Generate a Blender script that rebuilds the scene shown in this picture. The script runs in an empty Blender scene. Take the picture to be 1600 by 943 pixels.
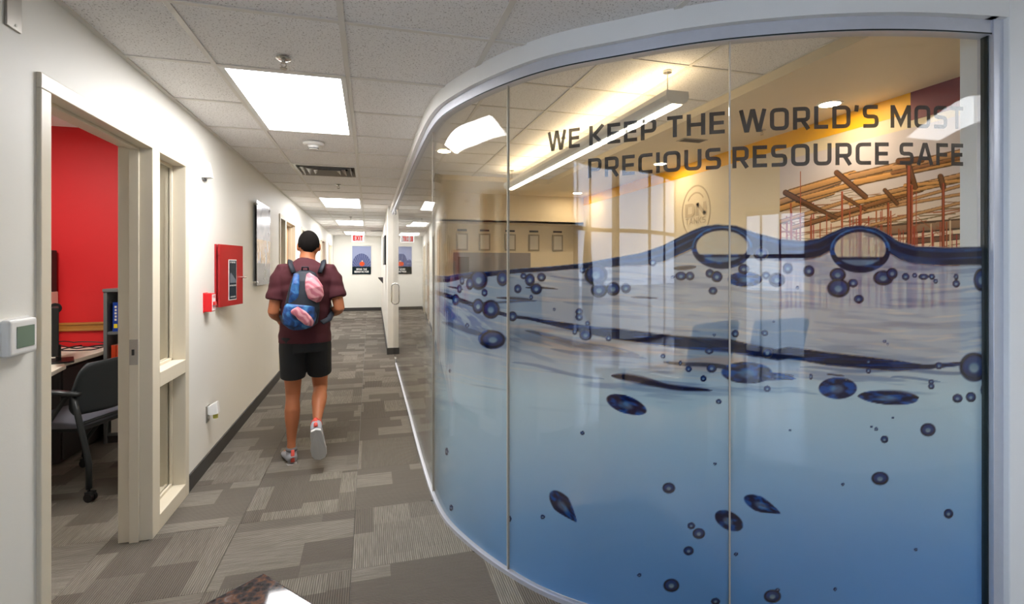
import bpy, bmesh, math, random
import numpy as np
from mathutils import Vector, Matrix
from math import sin, cos, pi, radians, atan, tan, sqrt

C = bpy.context.scene.collection
SC = bpy.context.scene
# ------------------------------------------------------------------ camera
CAMZ = 1.42
F_PX = 795.0
CX, CY = 800.0, 416.0
YAW = radians(15.65)
CS, SN = cos(YAW), sin(YAW)
cam = bpy.data.cameras.new('camera')
cam.sensor_width = 36.0
cam.lens = F_PX / 1600.0 * 36.0
cam.shift_y = (CY - 471.5) / 1600.0
cam.clip_start = 0.02
camo = bpy.data.objects.new('camera', cam)
C.objects.link(camo)
camo.location = (0, 0, CAMZ)
camo.rotation_euler = (pi / 2, 0, -YAW)
SC.camera = camo
# ------------------------------------------------------------------ world + exposure
SC.view_settings.view_transform = 'Standard'
SC.view_settings.look = 'None'
SC.view_settings.gamma = 1.0
SC.view_settings.use_curve_mapping = False
SC.view_settings.exposure = 0.96
W = bpy.data.worlds.new('sky')
SC.world = W
W.use_nodes = True
wb = W.node_tree.nodes['Background']
wb.inputs[0].default_value = (0.62, 0.74, 1.0, 1)
wb.inputs[1].default_value = 4.3
TROFFER = 13.0      # hallway ceiling panels
OFFICE_L = 10.0
PENDANT_UP = 5.0
PENDANT_DN = 13.0
DOWNL = 80.0

# ------------------------------------------------------------------ helpers
def lin(c):
    return tuple(((v / 12.92) if v <= 0.04045 else ((v + 0.055) / 1.055) ** 2.4) for v in c)

def rgb(r, g, b):
    return lin((r / 255., g / 255., b / 255.))

def mat(name, col, rough=0.5, metal=0.0, var=0.0, vscale=8.0, bump=0.0, bscale=200.0, spec=0.5, coat=0.0):
    m = bpy.data.materials.new(name)
    m.use_nodes = True
    nt = m.node_tree
    p = nt.nodes['Principled BSDF']
    p.inputs['Base Color'].default_value = (*col, 1)
    p.inputs['Roughness'].default_value = rough
    p.inputs['Metallic'].default_value = metal
    p.inputs['Specular IOR Level'].default_value = spec
    if coat: p.inputs['Coat Weight'].default_value = coat
    tc = nt.nodes.new('ShaderNodeTexCoord')
    if var > 0:
        n = nt.nodes.new('ShaderNodeTexNoise')
        n.inputs['Scale'].default_value = vscale
        n.inputs['Detail'].default_value = 4
        nt.links.new(tc.outputs['Object'], n.inputs['Vector'])
        mx = nt.nodes.new('ShaderNodeMix'); mx.data_type = 'RGBA'
        mx.inputs['A'].default_value = (*[v * (1 - var) for v in col], 1)
        mx.inputs['B'].default_value = (*[min(1, v * (1 + var)) for v in col], 1)
        nt.links.new(n.outputs['Fac'], mx.inputs['Factor'])
        nt.links.new(mx.outputs['Result'], p.inputs['Base Color'])
    if bump > 0:
        n2 = nt.nodes.new('ShaderNodeTexNoise')
        n2.inputs['Scale'].default_value = bscale
        n2.inputs['Detail'].default_value = 3
        nt.links.new(tc.outputs['Object'], n2.inputs['Vector'])
        b = nt.nodes.new('ShaderNodeBump')
        b.inputs['Strength'].default_value = bump
        b.inputs['Distance'].default_value = 0.002
        nt.links.new(n2.outputs['Fac'], b.inputs['Height'])
        nt.links.new(b.outputs['Normal'], p.inputs['Normal'])
    return m

def emit(name, col, s):
    m = bpy.data.materials.new(name); m.use_nodes = True
    nt = m.node_tree; nt.nodes.clear()
    e = nt.nodes.new('ShaderNodeEmission'); o = nt.nodes.new('ShaderNodeOutputMaterial')
    e.inputs[0].default_value = (*col, 1); e.inputs[1].default_value = s
    nt.links.new(e.outputs[0], o.inputs[0])
    return m

def glass_mat(name, tint=(1, 1, 1), f0=0.04, rough=0.0):
    m = bpy.data.materials.new(name); m.use_nodes = True
    nt = m.node_tree; nt.nodes.clear()
    o = nt.nodes.new('ShaderNodeOutputMaterial')
    t = nt.nodes.new('ShaderNodeBsdfTransparent'); t.inputs[0].default_value = (*tint, 1)
    g = nt.nodes.new('ShaderNodeBsdfGlossy'); g.inputs['Roughness'].default_value = rough
    lw = nt.nodes.new('ShaderNodeLayerWeight'); lw.inputs['Blend'].default_value = 0.5
    pw = nt.nodes.new('ShaderNodeMath'); pw.operation = 'POWER'; pw.inputs[1].default_value = 5
    nt.links.new(lw.outputs['Facing'], pw.inputs[0])
    ma = nt.nodes.new('ShaderNodeMath'); ma.operation = 'MULTIPLY_ADD'
    ma.inputs[1].default_value = 1 - f0; ma.inputs[2].default_value = f0
    nt.links.new(pw.outputs[0], ma.inputs[0])
    mx = nt.nodes.new('ShaderNodeMixShader')
    nt.links.new(ma.outputs[0], mx.inputs[0]); nt.links.new(t.outputs[0], mx.inputs[1]); nt.links.new(g.outputs[0], mx.inputs[2])
    nt.links.new(mx.outputs[0], o.inputs[0])
    return m

def tag(o, label=None, cat=None, group=None, kind=None):
    if label: o['label'] = label
    if cat: o['category'] = cat
    if group: o['group'] = group
    if kind: o['kind'] = kind
    return o

def empty(name, loc, label=None, cat=None, group=None, rz=0.0, kind=None):
    o = bpy.data.objects.new(name, None); C.objects.link(o)
    o.empty_display_size = 0.1
    o.location = loc; o.rotation_euler = (0, 0, rz)
    return tag(o, label, cat, group, kind)

def copy_tree(o, parent=None):
    c = o.copy(); C.objects.link(c)
    if parent is not None: c.parent = parent
    for ch in list(o.children):
        copy_tree(ch, c)
    return c

class MB:
    """collects geometry for ONE mesh object"""
    def __init__(s): s.v = []; s.f = []
    def add(s, vs, fs):
        n = len(s.v); s.v += [tuple(v) for v in vs]; s.f += [tuple(i + n for i in f) for f in fs]; return s
    def box(s, a, b, M=None):
        x0, y0, z0 = a; x1, y1, z1 = b
        vs = [(x0,y0,z0),(x1,y0,z0),(x1,y1,z0),(x0,y1,z0),(x0,y0,z1),(x1,y0,z1),(x1,y1,z1),(x0,y1,z1)]
        if M is not None: vs = [tuple(M @ Vector(v)) for v in vs]
        return s.add(vs, [(0,3,2,1),(4,5,6,7),(0,1,5,4),(1,2,6,5),(2,3,7,6),(3,0,4,7)])
    def prism(s, poly, z0, z1, M=None):
        n = len(poly)
        vs = [(x, y, z0) for x, y in poly] + [(x, y, z1) for x, y in poly]
        if M is not None: vs = [tuple(M @ Vector(v)) for v in vs]
        fs = [tuple(range(n))[::-1], tuple(range(n, 2*n))] + [(i, (i+1) % n, n+(i+1) % n, n+i) for i in range(n)]
        return s.add(vs, fs)
    def tube(s, pts, r, seg=10, closed=False, caps=True, sx=1.0):
        pts = [Vector(p) for p in pts]; n = len(pts)
        rs = r if isinstance(r, (list, tuple)) else [r] * n
        vs = []; up = None
        for i, p in enumerate(pts):
            if closed: t = pts[(i+1) % n] - pts[i-1]
            else: t = pts[min(i+1, n-1)] - pts[max(i-1, 0)]
            t.normalize()
            if up is None:
                up = Vector((0, 0, 1)) if abs(t.z) < 0.9 else Vector((0, 1, 0))
            a = t.cross(up)
            if a.length < 1e-4: a = t.cross(Vector((1, 0, 0)))
            a.normalize(); b = a.cross(t).normalized(); up = b
            for k in range(seg):
                q = 2*pi*k/seg
                vs.append(tuple(p + a*cos(q)*rs[i]*sx + b*sin(q)*rs[i]))
        fs = []
        m = n if closed else n-1
        for i in range(m):
            j = (i+1) % n
            for k in range(seg):
                l = (k+1) % seg
                fs.append((i*seg+k, i*seg+l, j*seg+l, j*seg+k))
        if not closed and caps:
            fs.append(tuple(range(seg))[::-1]); fs.append(tuple((n-1)*seg+k for k in range(seg)))
        return s.add(vs, fs)
    def cyl(s, c, r, z0, z1, seg=20, r2=None, M=None):
        r2 = r if r2 is None else r2
        vs = [(c[0]+r*cos(2*pi*k/seg), c[1]+r*sin(2*pi*k/seg), z0) for k in range(seg)] + [(c[0]+r2*cos(2*pi*k/seg), c[1]+r2*sin(2*pi*k/seg), z1) for k in range(seg)]
        if M is not None: vs = [tuple(M @ Vector(v)) for v in vs]
        return s.add(vs, [tuple(range(seg))[::-1], tuple(range(seg, 2*seg))] + [(k, (k+1) % seg, seg+(k+1) % seg, seg+k) for k in range(seg)])
    def ring(s, c, r0, r1, z0, z1, seg=28):
        vs = []
        for r, z in ((r0, z0), (r1, z0), (r1, z1), (r0, z1)):
            vs += [(c[0]+r*cos(2*pi*k/seg), c[1]+r*sin(2*pi*k/seg), z) for k in range(seg)]
        fs = []
        for a in range(4):
            b = (a+1) % 4
            for k in range(seg):
                l = (k+1) % seg
                fs.append((a*seg+k, a*seg+l, b*seg+l, b*seg+k))
        return s.add(vs, fs)
    def lathe(s, prof, c=(0,0,0), seg=24, M=None):
        vs = []
        for r, z in prof:
            vs += [(c[0]+r*cos(2*pi*k/seg), c[1]+r*sin(2*pi*k/seg), c[2]+z) for k in range(seg)]
        if M is not None: vs = [tuple(M @ Vector(v)) for v in vs]
        fs = []
        for a in range(len(prof)-1):
            for k in range(seg):
                l = (k+1) % seg
                fs.append((a*seg+k, a*seg+l, (a+1)*seg+l, (a+1)*seg+k))
        fs.append(tuple(range(seg))[::-1]); fs.append(tuple((len(prof)-1)*seg+k for k in range(seg)))
        return s.add(vs, fs)
    def ell(s, c, r, seg=18, rings=12, M=None):
        vs = []; 
        for i in range(rings+1):
            th = pi*i/rings
            for k in range(seg):
                ph = 2*pi*k/seg
                vs.append((c[0]+r[0]*sin(th)*cos(ph), c[1]+r[1]*sin(th)*sin(ph), c[2]+r[2]*cos(th)))
        if M is not None: vs = [tuple(M @ Vector(v)) for v in vs]
        fs = []
        for i in range(rings):
            for k in range(seg):
                l = (k+1) % seg
                fs.append((i*seg+k, (i+1)*seg+k, (i+1)*seg+l, i*seg+l))
        return s.add(vs, fs)
    def build(s, name, m, parent=None, bevel=0.0, smooth=False, label=None, origin=None, segs=2):
        me = bpy.data.meshes.new(name)
        off = origin or (0, 0, 0)
        me.from_pydata([(v[0]-off[0], v[1]-off[1], v[2]-off[2]) for v in s.v], [], s.f)
        bm = bmesh.new(); bm.from_mesh(me)
        bmesh.ops.remove_doubles(bm, verts=bm.verts, dist=1e-6)
        bmesh.ops.recalc_face_normals(bm, faces=bm.faces)
        if bevel > 0:
            es = [e for e in bm.edges if len(e.link_faces) == 2 and e.calc_face_angle(0) > 0.6]
            bmesh.ops.bevel(bm, geom=es, offset=bevel, segments=segs, affect='EDGES', profile=0.5, clamp_overlap=True)
        bm.to_mesh(me); bm.free()
        if smooth:
            for p in me.polygons: p.use_smooth = True
        me.materials.append(m)
        o = bpy.data.objects.new(name, me); C.objects.link(o)
        if origin: o.location = origin
        if parent is not None: o.parent = parent
        if label: o['label'] = label
        return o

def smooth_by_angle(o, ang=0.6):
    me = o.data
    for p in me.polygons: p.use_smooth = True
    try: me.set_sharp_from_angle(angle=ang)
    except Exception: pass
    return o

def struct(o, name=None):
    o['kind'] = 'structure'; return o

# pixel measurement helpers: photo pixel + known depth / plane -> point of the hall (X right, Y along the hall)
def at_depth(px, py, d):
    l = (px - CX) / F_PX * d
    return Vector((l*CS + d*SN, -l*SN + d*CS, CAMZ - (py - CY) * d / F_PX))
def proj(X, Y, Z):
    d = X*SN + Y*CS; l = X*CS - Y*SN
    return CX + F_PX*l/d, CY - F_PX*(Z-CAMZ)/d
def wallY(px, X):      # where the ray of column px meets the plane X = const
    a = atan((px - CX) / F_PX) + YAW
    return X / tan(a)

# ------------------------------------------------------------------ lettering (stroke built, squarish grotesque)
H = 0.085
def _rr(x0, y0, x1, y1, r=0.17, n=3):
    pts = []
    for cx, cy, a0 in ((x1-r, y1-r, 0), (x0+r, y1-r, 90), (x0+r, y0+r, 180), (x1-r, y0+r, 270)):
        for k in range(n+1):
            a = radians(a0 + 90*k/n); pts.append((cx + r*cos(a), cy + r*sin(a)))
    return pts
def glyph(ch):
    h = H; t = 1-H; w = .70; r = w-H
    L = lambda *p: (list(p), False)
    if ch in 'O0':
        w = .78; return w, [(_rr(h, h, w-h, t), True)]
    if ch == 'Q': return .78, [(_rr(h, h, .78-h, t), True), L((.5, .25), (.74, .0))]
    if ch == 'D':
        w = .76; q = _rr(-.3, h, w-h, t); 
        return w, [([(h, t)] + [p for p in [(w-h-.17+.17*cos(radians(a)), t-.17+.17*sin(radians(a))) for a in (90, 60, 30, 0)]] + [(w-h-.17+.17*cos(radians(a)), h+.17+.17*sin(radians(a))) for a in (0, -30, -60, -90)] + [(h, h)], True)]
    if ch in 'CG':
        w = .68; q = .17
        pts = [(w, t)] + [(h+q+q*cos(radians(a)), t-q+q*sin(radians(a))) for a in (90, 120, 150, 180)] + [(h+q+q*cos(radians(a)), h+q+q*sin(radians(a))) for a in (180, 210, 240, 270)] + [(w, h)]
        if ch == 'G': w = .74; pts = [(w-.03, t)] + pts[1:-1] + [(w-h, h), (w-h, .45), (.42, .45)]
        return w, [(pts, False)]
    if ch == 'U':
        w = .76; q = .17
        return w, [([(h, 1)] + [(h+q+q*cos(radians(a)), h+q+q*sin(radians(a))) for a in (180, 210, 240, 270)] + [(w-h-q+q*cos(radians(a)), h+q+q*sin(radians(a))) for a in (270, 300, 330, 360)] + [(w-h, 1)], False)]
    if ch in 'S5':
        w = .68; q = .13; m = .5
        pts = [(w-.03, t)] + [(h+q+q*cos(radians(a)), t-q+q*sin(radians(a))) for a in (90, 120, 150, 180)] + [(h+q+q*cos(radians(a)), m+q+q*sin(radians(a))) for a in (180, 225, 270)] + [(w-h-q+q*cos(radians(a)), m-q+q*sin(radians(a))) for a in (90, 45, 0)] + [(w-h-q+q*cos(radians(a)), h+q+q*sin(radians(a))) for a in (0, -30, -60, -90)] + [(.02, h)]
        return w, [(pts, False)]
    if ch in 'PRB':
        w = .70; q = .14; m = .42
        bowl = [(h, t)] + [(w-h-q+q*cos(radians(a)), t-q+q*sin(radians(a))) for a in (90, 60, 30, 0)] + [(w-h-q+q*cos(radians(a)), m+q+q*sin(radians(a))) for a in (0, -30, -60, -90)] + [(h, m)]
        s = [L((h, 0), (h, 1)), (bowl, False)]
        if ch == 'R': s.append(L((.38, m), (w-h+.02, 0)))
        if ch == 'B': s.append(L((.3, m), (w-h, m-.06), (w-h, h), (h, h)))
        return w, s
    if ch == 'E': return .62, [L((.62, t), (h, t), (h, h), (.62, h)), L((h, .5), (.58, .5))]
    if ch == 'F': return .60, [L((.60, t), (h, t), (h, 0)), L((h, .48), (.56, .48))]
    if ch == 'K': return .72, [L((h, 0), (h, 1)), L((.68, 1), (.24, .52), (.70, 0))]
    if ch == 'T': return .66, [L((0, t), (.66, t)), L((.33, t), (.33, 0))]
    if ch == 'H': return .76, [L((h, 0), (h, 1)), L((.76-h, 0), (.76-h, 1)), L((h, .5), (.76-h, .5))]
    if ch == 'L': return .58, [L((h, 1), (h, h), (.58, h))]
    if ch == 'I': return .17, [L((h, 0), (h, 1))]
    if ch == 'N': return .78, [L((h, 0), (h, 1)), L((.78-h, 0), (.78-h, 1)), L((h, .96), (.78-h, .04))]
    if ch == 'M': return .96, [L((h, 0), (h, 1)), L((.96-h, 0), (.96-h, 1)), L((h+.02, .97), (.48, .2), (.96-h-.02, .97))]
    if ch == 'A': return .78, [L((.06, 0), (.34, t), (.44, t), (.72, 0)), L((.18, .30), (.6, .30))]
    if ch == 'W': return 1.10, [L((.06, 1), (.27, .06), (.33, .06), (.52, .93), (.58, .93), (.77, .06), (.83, .06), (1.04, 1))]
    if ch == 'X': return .74, [L((.06, 1), (.68, 0)), L((.68, 1), (.06, 0))]
    if ch == 'Y': return .72, [L((.06, 1), (.36, .45), (.66, 1)), L((.36, .45), (.36, 0))]
    if ch == 'V': return .74, [L((.06, 1), (.37, .04), (.68, 1))]
    if ch == "'": return .18, [L((.10, 1), (.07, .72))]
    if ch == '/': return .40, [L((.02, 0), (.38, 1))]
    return .35, []
def stroke_quads(pts, closed, hw=H):
    P = [Vector((p[0], p[1])) for p in pts]; n = len(P); Lp = []; Rp = []
    for i in range(n):
        a = P[i-1] if (closed or i > 0) else None
        b = P[(i+1) % n] if (closed or i < n-1) else None
        d1 = (P[i]-a) if a is not None else None; d2 = (b-P[i]) if b is not None else None
        if d1 is not None and d1.length < 1e-6: d1 = None
        if d2 is not None and d2.length < 1e-6: d2 = None
        if d1 is None and d2 is None: d1 = Vector((1, 0))
        if d1 is None: d1 = d2
        if d2 is None: d2 = d1
        d1 = d1.normalized(); d2 = d2.normalized()
        n1 = Vector((-d1.y, d1.x)); n2 = Vector((-d2.y, d2.x))
        m = n1+n2
        if m.length < 1e-3: m = n1
        m.normalize(); k = hw/max(.45, m.dot(n1))
        Lp.append(P[i]+m*k); Rp.append(P[i]-m*k)
    vs = Lp+Rp; fs = []
    for i in range(n if closed else n-1):
        j = (i+1) % n; fs.append((i, j, n+j, n+i))
    return vs, fs
def glyph_mesh(ch, fn, mb, hw=H):
    """fn maps glyph (u,v) to a 3-D point"""
    w, strokes = glyph(ch)
    for pts, closed in strokes:
        if not closed and len(pts) == 2:
            a, b = Vector(pts[0]), Vector(pts[1]); k = 5
            pts = [tuple(a.lerp(b, i/k)) for i in range(k+1)]
        vs, fs = stroke_quads(pts, closed, hw)
        mb.add([fn(v[0], v[1]) for v in vs], fs)
    return w
def word_width(t, sp=.16): return sum(glyph(c)[0] for c in t) + sp*(len(t)-1)
def text_letters(text, o, ux, uz, h, name, m, parent, width=None, center=False, sp=.16, hw=H):
    o = Vector(o); ux = Vector(ux); uz = Vector(uz); tw = word_width(text, sp); k = h if width is None else width/tw
    x = -tw/2 if center else 0.0; r = []
    for c in text:
        if c == ' ': x += .35 + sp; continue
        mb = MB(); w = glyph_mesh(c, lambda u, v, x=x: tuple(o + ux*(x+u)*k + uz*v*h), mb, hw)
        r.append(mb.build(name, m, parent)); x += w + sp
    return r
def flat_text(text, o, ux, uz, h, mb, width=None, center=False, sp=.16, hw=H):
    """flat lettering on a plane through o, along unit ux, up uz"""
    o = Vector(o); ux = Vector(ux); uz = Vector(uz)
    tw = word_width(text, sp); k = h if width is None else width/tw
    x = -tw/2 if center else 0.0
    for c in text:
        w = glyph_mesh(c, lambda u, v, x=x: tuple(o + ux*(x+u)*k + uz*v*h), mb, hw)
        x += w + sp
    return mb
# ------------------------------------------------------------------ materials
M = {}
M['wall'] = mat('painted_wall', rgb(232, 230, 222), .55, var=.02, vscale=3, bump=.12, bscale=120)
M['lobby_wall'] = mat('lobby_wall_paint', rgb(226, 212, 184), .6, var=.03, vscale=2, bump=.1, bscale=120)
M['frame'] = mat('cream_frame_paint', rgb(218, 208, 186), .4, var=.02, bump=.05)
M['white'] = mat('white_paint', rgb(235, 234, 230), .5, var=.01, bump=.05)
M['red'] = mat('red_wall_paint', rgb(214, 24, 30), .55, var=.04, vscale=2, bump=.1, bscale=120)
M['base'] = mat('dark_rubber_base', rgb(58, 56, 54), .55, var=.1)
M['alu'] = mat('brushed_aluminium', rgb(206, 208, 216), .45, metal=.55, var=.05, vscale=40)
M['steel'] = mat('stainless', rgb(200, 198, 192), .25, metal=1)
M['black'] = mat('black_plastic', rgb(24, 25, 27), .45)
M['seal'] = mat('dark_gasket', rgb(16, 30, 28), .5)
M['grid'] = mat('ceiling_grid_paint', rgb(222, 218, 210), .45)
M['yellow'] = mat('yellow_band', rgb(252, 188, 10), .5, var=.02)
M['maroon'] = mat('maroon_band', rgb(120, 40, 58), .5)
M['grey'] = mat('grey_laminate', rgb(104, 106, 106), .5, var=.05)
M['dark'] = mat('charcoal_laminate', rgb(52, 46, 46), .5, var=.06)

def tile_mat():
    m = mat('acoustic_tile', rgb(205, 200, 194), .9)
    nt = m.node_tree; p = nt.nodes['Principled BSDF']
    tc = nt.nodes.new('ShaderNodeTexCoord')
    geo = nt.nodes.new('ShaderNodeNewGeometry')
    n = nt.nodes.new('ShaderNodeTexNoise'); n.inputs['Scale'].default_value = 130; n.inputs['Detail'].default_value = 2; n.inputs['Roughness'].default_value = .6
    nt.links.new(geo.outputs['Position'], n.inputs['Vector'])
    cr = nt.nodes.new('ShaderNodeValToRGB')
    cr.color_ramp.elements[0].position = .33; cr.color_ramp.elements[0].color = (*rgb(176, 170, 166), 1)
    cr.color_ramp.elements[1].position = .42; cr.color_ramp.elements[1].color = (*rgb(240, 238, 236), 1)
    nt.links.new(n.outputs['Fac'], cr.inputs[0]); nt.links.new(cr.outputs[0], p.inputs['Base Color'])
    n2 = nt.nodes.new('ShaderNodeTexNoise'); n2.inputs['Scale'].default_value = 60
    nt.links.new(geo.outputs['Position'], n2.inputs['Vector'])
    b = nt.nodes.new('ShaderNodeBump'); b.inputs['Strength'].default_value = .25; b.inputs['Distance'].default_value = .003
    nt.links.new(n.outputs['Fac'], b.inputs['Height']); nt.links.new(b.outputs['Normal'], p.inputs['Normal'])
    return m
M['tile'] = tile_mat()

def carpet_mat():
    """loop pile carpet tile: ribs along local Y, woven blocks lighter or darker, own offset per tile"""
    m = bpy.data.materials.new('ribbed_carpet'); m.use_nodes = True
    nt = m.node_tree; p = nt.nodes['Principled BSDF']; p.inputs['Roughness'].default_value = .95
    p.inputs['Specular IOR Level'].default_value = .1
    N = nt.nodes.new; Lk = nt.links.new
    tc = N('ShaderNodeTexCoord'); oi = N('ShaderNodeObjectInfo')
    sep = N('ShaderNodeSeparateXYZ'); Lk(tc.outputs['Object'], sep.inputs[0])
    def math(op, a, b=None, c=None):
        n = N('ShaderNodeMath'); n.operation = op
        for i, v in enumerate((a, b, c)):
            if v is None: continue
            if isinstance(v, (int, float)): n.inputs[i].default_value = v
            else: Lk(v, n.inputs[i])
        return n.outputs[0]
    rnd = oi.outputs['Random']
    # blocks: 3 lanes across x, staggered cells along y
    lane = math('FLOOR', math('MULTIPLY_ADD', sep.outputs['X'], 4.9, 40))
    yo = math('MULTIPLY', math('FRACT', math('MULTIPLY', math('SINE', math('MULTIPLY_ADD', rnd, 31.0, math('MULTIPLY', lane, 5.3))), 43.7)), 1.0)
    cell = math('FLOOR', math('ADD', math('MULTIPLY_ADD', sep.outputs['Y'], 3.1, 40), yo))
    comb = N('ShaderNodeCombineXYZ'); Lk(lane, comb.inputs[0]); Lk(cell, comb.inputs[1]); Lk(math('MULTIPLY', rnd, 97), comb.inputs[2])
    wn = N('ShaderNodeTexWhiteNoise'); wn.noise_dimensions = '3D'; Lk(comb.outputs[0], wn.inputs['Vector'])
    blk = wn.outputs['Value']
    # streaky fade inside each block
    cs = N('ShaderNodeCombineXYZ'); Lk(math('MULTIPLY', sep.outputs['X'], 260), cs.inputs[0]); Lk(math('MULTIPLY', sep.outputs['Y'], 9), cs.inputs[1]); Lk(math('MULTIPLY', rnd, 50), cs.inputs[2])
    st = N('ShaderNodeTexNoise'); st.inputs['Scale'].default_value = 1; st.inputs['Detail'].default_value = 2; Lk(cs.outputs[0], st.inputs['Vector'])
    light = math('MULTIPLY', math('SMOOTH_MIN', math('MULTIPLY', math('MAXIMUM', math('SUBTRACT', blk, .42), 0), 4), 1, .1), math('MULTIPLY_ADD', st.outputs['Fac'], 1.6, -.2))
    base = math('MULTIPLY_ADD', math('SUBTRACT', rnd, .5), .17, math('MULTIPLY', st.outputs['Fac'], .22))
    fac = math('ADD', base, math('MULTIPLY', light, .62))
    cr = N('ShaderNodeValToRGB')
    cr.color_ramp.elements[0].position = 0; cr.color_ramp.elements[0].color = (*rgb(106, 99, 91), 1)
    cr.color_ramp.elements[1].position = 1; cr.color_ramp.elements[1].color = (*rgb(166, 160, 148), 1)
    Lk(fac, cr.inputs[0])
    rib = math('SINE', math('MULTIPLY', sep.outputs['X'], 2*pi*100))
    sp = N('ShaderNodeTexNoise'); sp.inputs['Scale'].default_value = 420; sp.inputs['Detail'].default_value = 2; Lk(tc.outputs['Object'], sp.inputs['Vector'])
    dk = math('MULTIPLY_ADD', rib, .24, .88)
    dk2 = math('MULTIPLY', dk, math('MULTIPLY_ADD', sp.outputs['Fac'], .7, .62))
    mx = N('ShaderNodeMix'); mx.data_type = 'RGBA'; mx.blend_type = 'MULTIPLY'; mx.inputs['Factor'].default_value = 1
    cc = N('ShaderNodeCombineColor'); 
    for i in range(3): Lk(dk2, cc.inputs[i])
    Lk(cr.outputs[0], mx.inputs['A']); Lk(cc.outputs[0], mx.inputs['B']); Lk(mx.outputs['Result'], p.inputs['Base Color'])
    b = N('ShaderNodeBump'); b.inputs['Strength'].default_value = .5; b.inputs['Distance'].default_value = .003
    Lk(rib, b.inputs['Height']); Lk(b.outputs['Normal'], p.inputs['Normal'])
    return m
M['carpet'] = carpet_mat()
def stone_tile_mat():
    m = mat('pale_floor_tile', rgb(196, 192, 190), .18, var=.05, vscale=5)
    return m
M['stone'] = stone_tile_mat()

HC = 2.387         # hall ceiling
LC = 2.76          # lobby ceiling
XW = -1.10         # left wall face
FAR = 17.0
BACK = -5.2        # storefront behind the viewpoint
ROOMX = 3.9        # lobby mural wall
XR = 4.4           # foyer right

# ------------------------------------------------------------------ the curved line of the glass
G = .835
_m = [(638, 290, 640), (677, 204, 779), (735, 168, 860), (794, 138, 897), (845, 122, 931), (900, 107, None), (960, 98, None), (1040, 83, None),
      (1137, 70, None), (1220, 63.5, None), (1300, 58, None), (1375, 56.5, None), (1460, 58, None), (1541, 63, None)]
plan = []
for px, yt, yb in _m:
    dt = G*F_PX/(CY-yt)
    d = dt*.987 if yb is None else .5*(dt*.99 + 1.42*F_PX/(yb-CY))
    q = at_depth(px, CY, d); plan.append([q.x, q.y])
plan = np.array(plan)
ctrl = np.vstack([[[.375, 7.60], [.375, 7.0], [.375, 6.2]], plan])
ctrl[3, 0] = .375; ctrl[4, 0] = .385
def catmull(P, n=24):
    out = []
    for i in range(len(P)-1):
        p0 = P[max(i-1, 0)]; p1 = P[i]; p2 = P[i+1]; p3 = P[min(i+2, len(P)-1)]
        for k in range(n):
            t = k/n
            out.append(.5*((2*p1)+(-p0+p2)*t+(2*p0-5*p1+4*p2-p3)*t*t+(-p0+3*p1-3*p2+p3)*t**3))
    out.append(P[-1]); return np.array(out)
cur = catmull(ctrl)
seg = np.hypot(*np.diff(cur, axis=0).T); S = np.concatenate([[0], np.cumsum(seg)])
def resample(cur, S, ds=.02):
    n = int(S[-1]/ds); s = np.linspace(0, S[-1], n+1)
    return np.stack([np.interp(s, S, cur[:, 0]), np.interp(s, S, cur[:, 1])], 1), s
cur, S = resample(cur, S)
for _ in range(60):                       # fair the line
    cur[1:-1] = .5*cur[1:-1] + .25*(cur[:-2]+cur[2:])
seg = np.hypot(*np.diff(cur, axis=0).T); S = np.concatenate([[0], np.cumsum(seg)])
cur, S = resample(cur, S, .02)
tang = np.gradient(cur, axis=0); tang /= np.linalg.norm(tang, axis=1)[:, None]
nrm = np.stack([-tang[:, 1]*-1, tang[:, 0]*-1], 1)   # candidate normal
# orient towards the hall / viewpoint
if (nrm[-1] @ (np.array([0, 0]) - cur[-1])) < 0: nrm = -nrm
for _ in range(4): nrm[1:-1] = .5*nrm[1:-1]+.25*(nrm[:-2]+nrm[2:])
SX = np.array([proj(x, y, 1.4)[0] for x, y in cur])       # photo column of each curve sample
def s_at(px): return float(np.interp(px, SX, S))
def cpt(s, off=0.0):
    x = np.interp(s, S, cur[:, 0]); y = np.interp(s, S, cur[:, 1])
    nx = np.interp(s, S, nrm[:, 0]); ny = np.interp(s, S, nrm[:, 1])
    return x+nx*off, y+ny*off
def sweep(mb, s0, s1, off0, off1, z0, z1, ds=.04):
    n = max(2, int(abs(s1-s0)/ds)); vs = []
    for i in range(n+1):
        s = s0+(s1-s0)*i/n
        a = cpt(s, off0); b = cpt(s, off1)
        vs += [(a[0], a[1], z0), (b[0], b[1], z0), (b[0], b[1], z1), (a[0], a[1], z1)]
    fs = [(0, 1, 2, 3), tuple(4*n+k for k in (3, 2, 1, 0))]
    for i in range(n):
        for k in range(4):
            l = (k+1) % 4; fs.append((4*i+k, 4*(i+1)+k, 4*(i+1)+l, 4*i+l))
    return mb.add(vs, fs)
END = cur[-1]; TE = tang[-1]; NE = nrm[-1]
S1 = S[-1]
def Ycurve(x):                             # hall side limit for x beyond the straight run
    i = np.argsort(cur[:, 0]); return float(np.interp(x, cur[i, 0], cur[i, 1]))

# ------------------------------------------------------------------ walls
LEFTEND = 1.15
XL = -5.2; HF = 3.3      # the foyer widens to the left behind the viewpoint
OPEN = [(2.12, 3.61), (6.98, 8.42), (9.15, 10.6), (12.4, 13.85), (15.0, 16.2)]
OH = 2.085
w = MB()
y = LEFTEND
for a, b in OPEN:
    w.box((XW-.13, y, 0), (XW, a, 2.75)); w.box((XW-.13, a, OH), (XW, b, 2.75)); y = b
w.box((XW-.13, y, 0), (XW, FAR, 2.75))
struct(w.build('wall_left', M['wall']))
struct(MB().box((-4.2, FAR, 0), (ROOMX, FAR+.15, 2.8)).build('wall_end', M['wall']))
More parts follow.
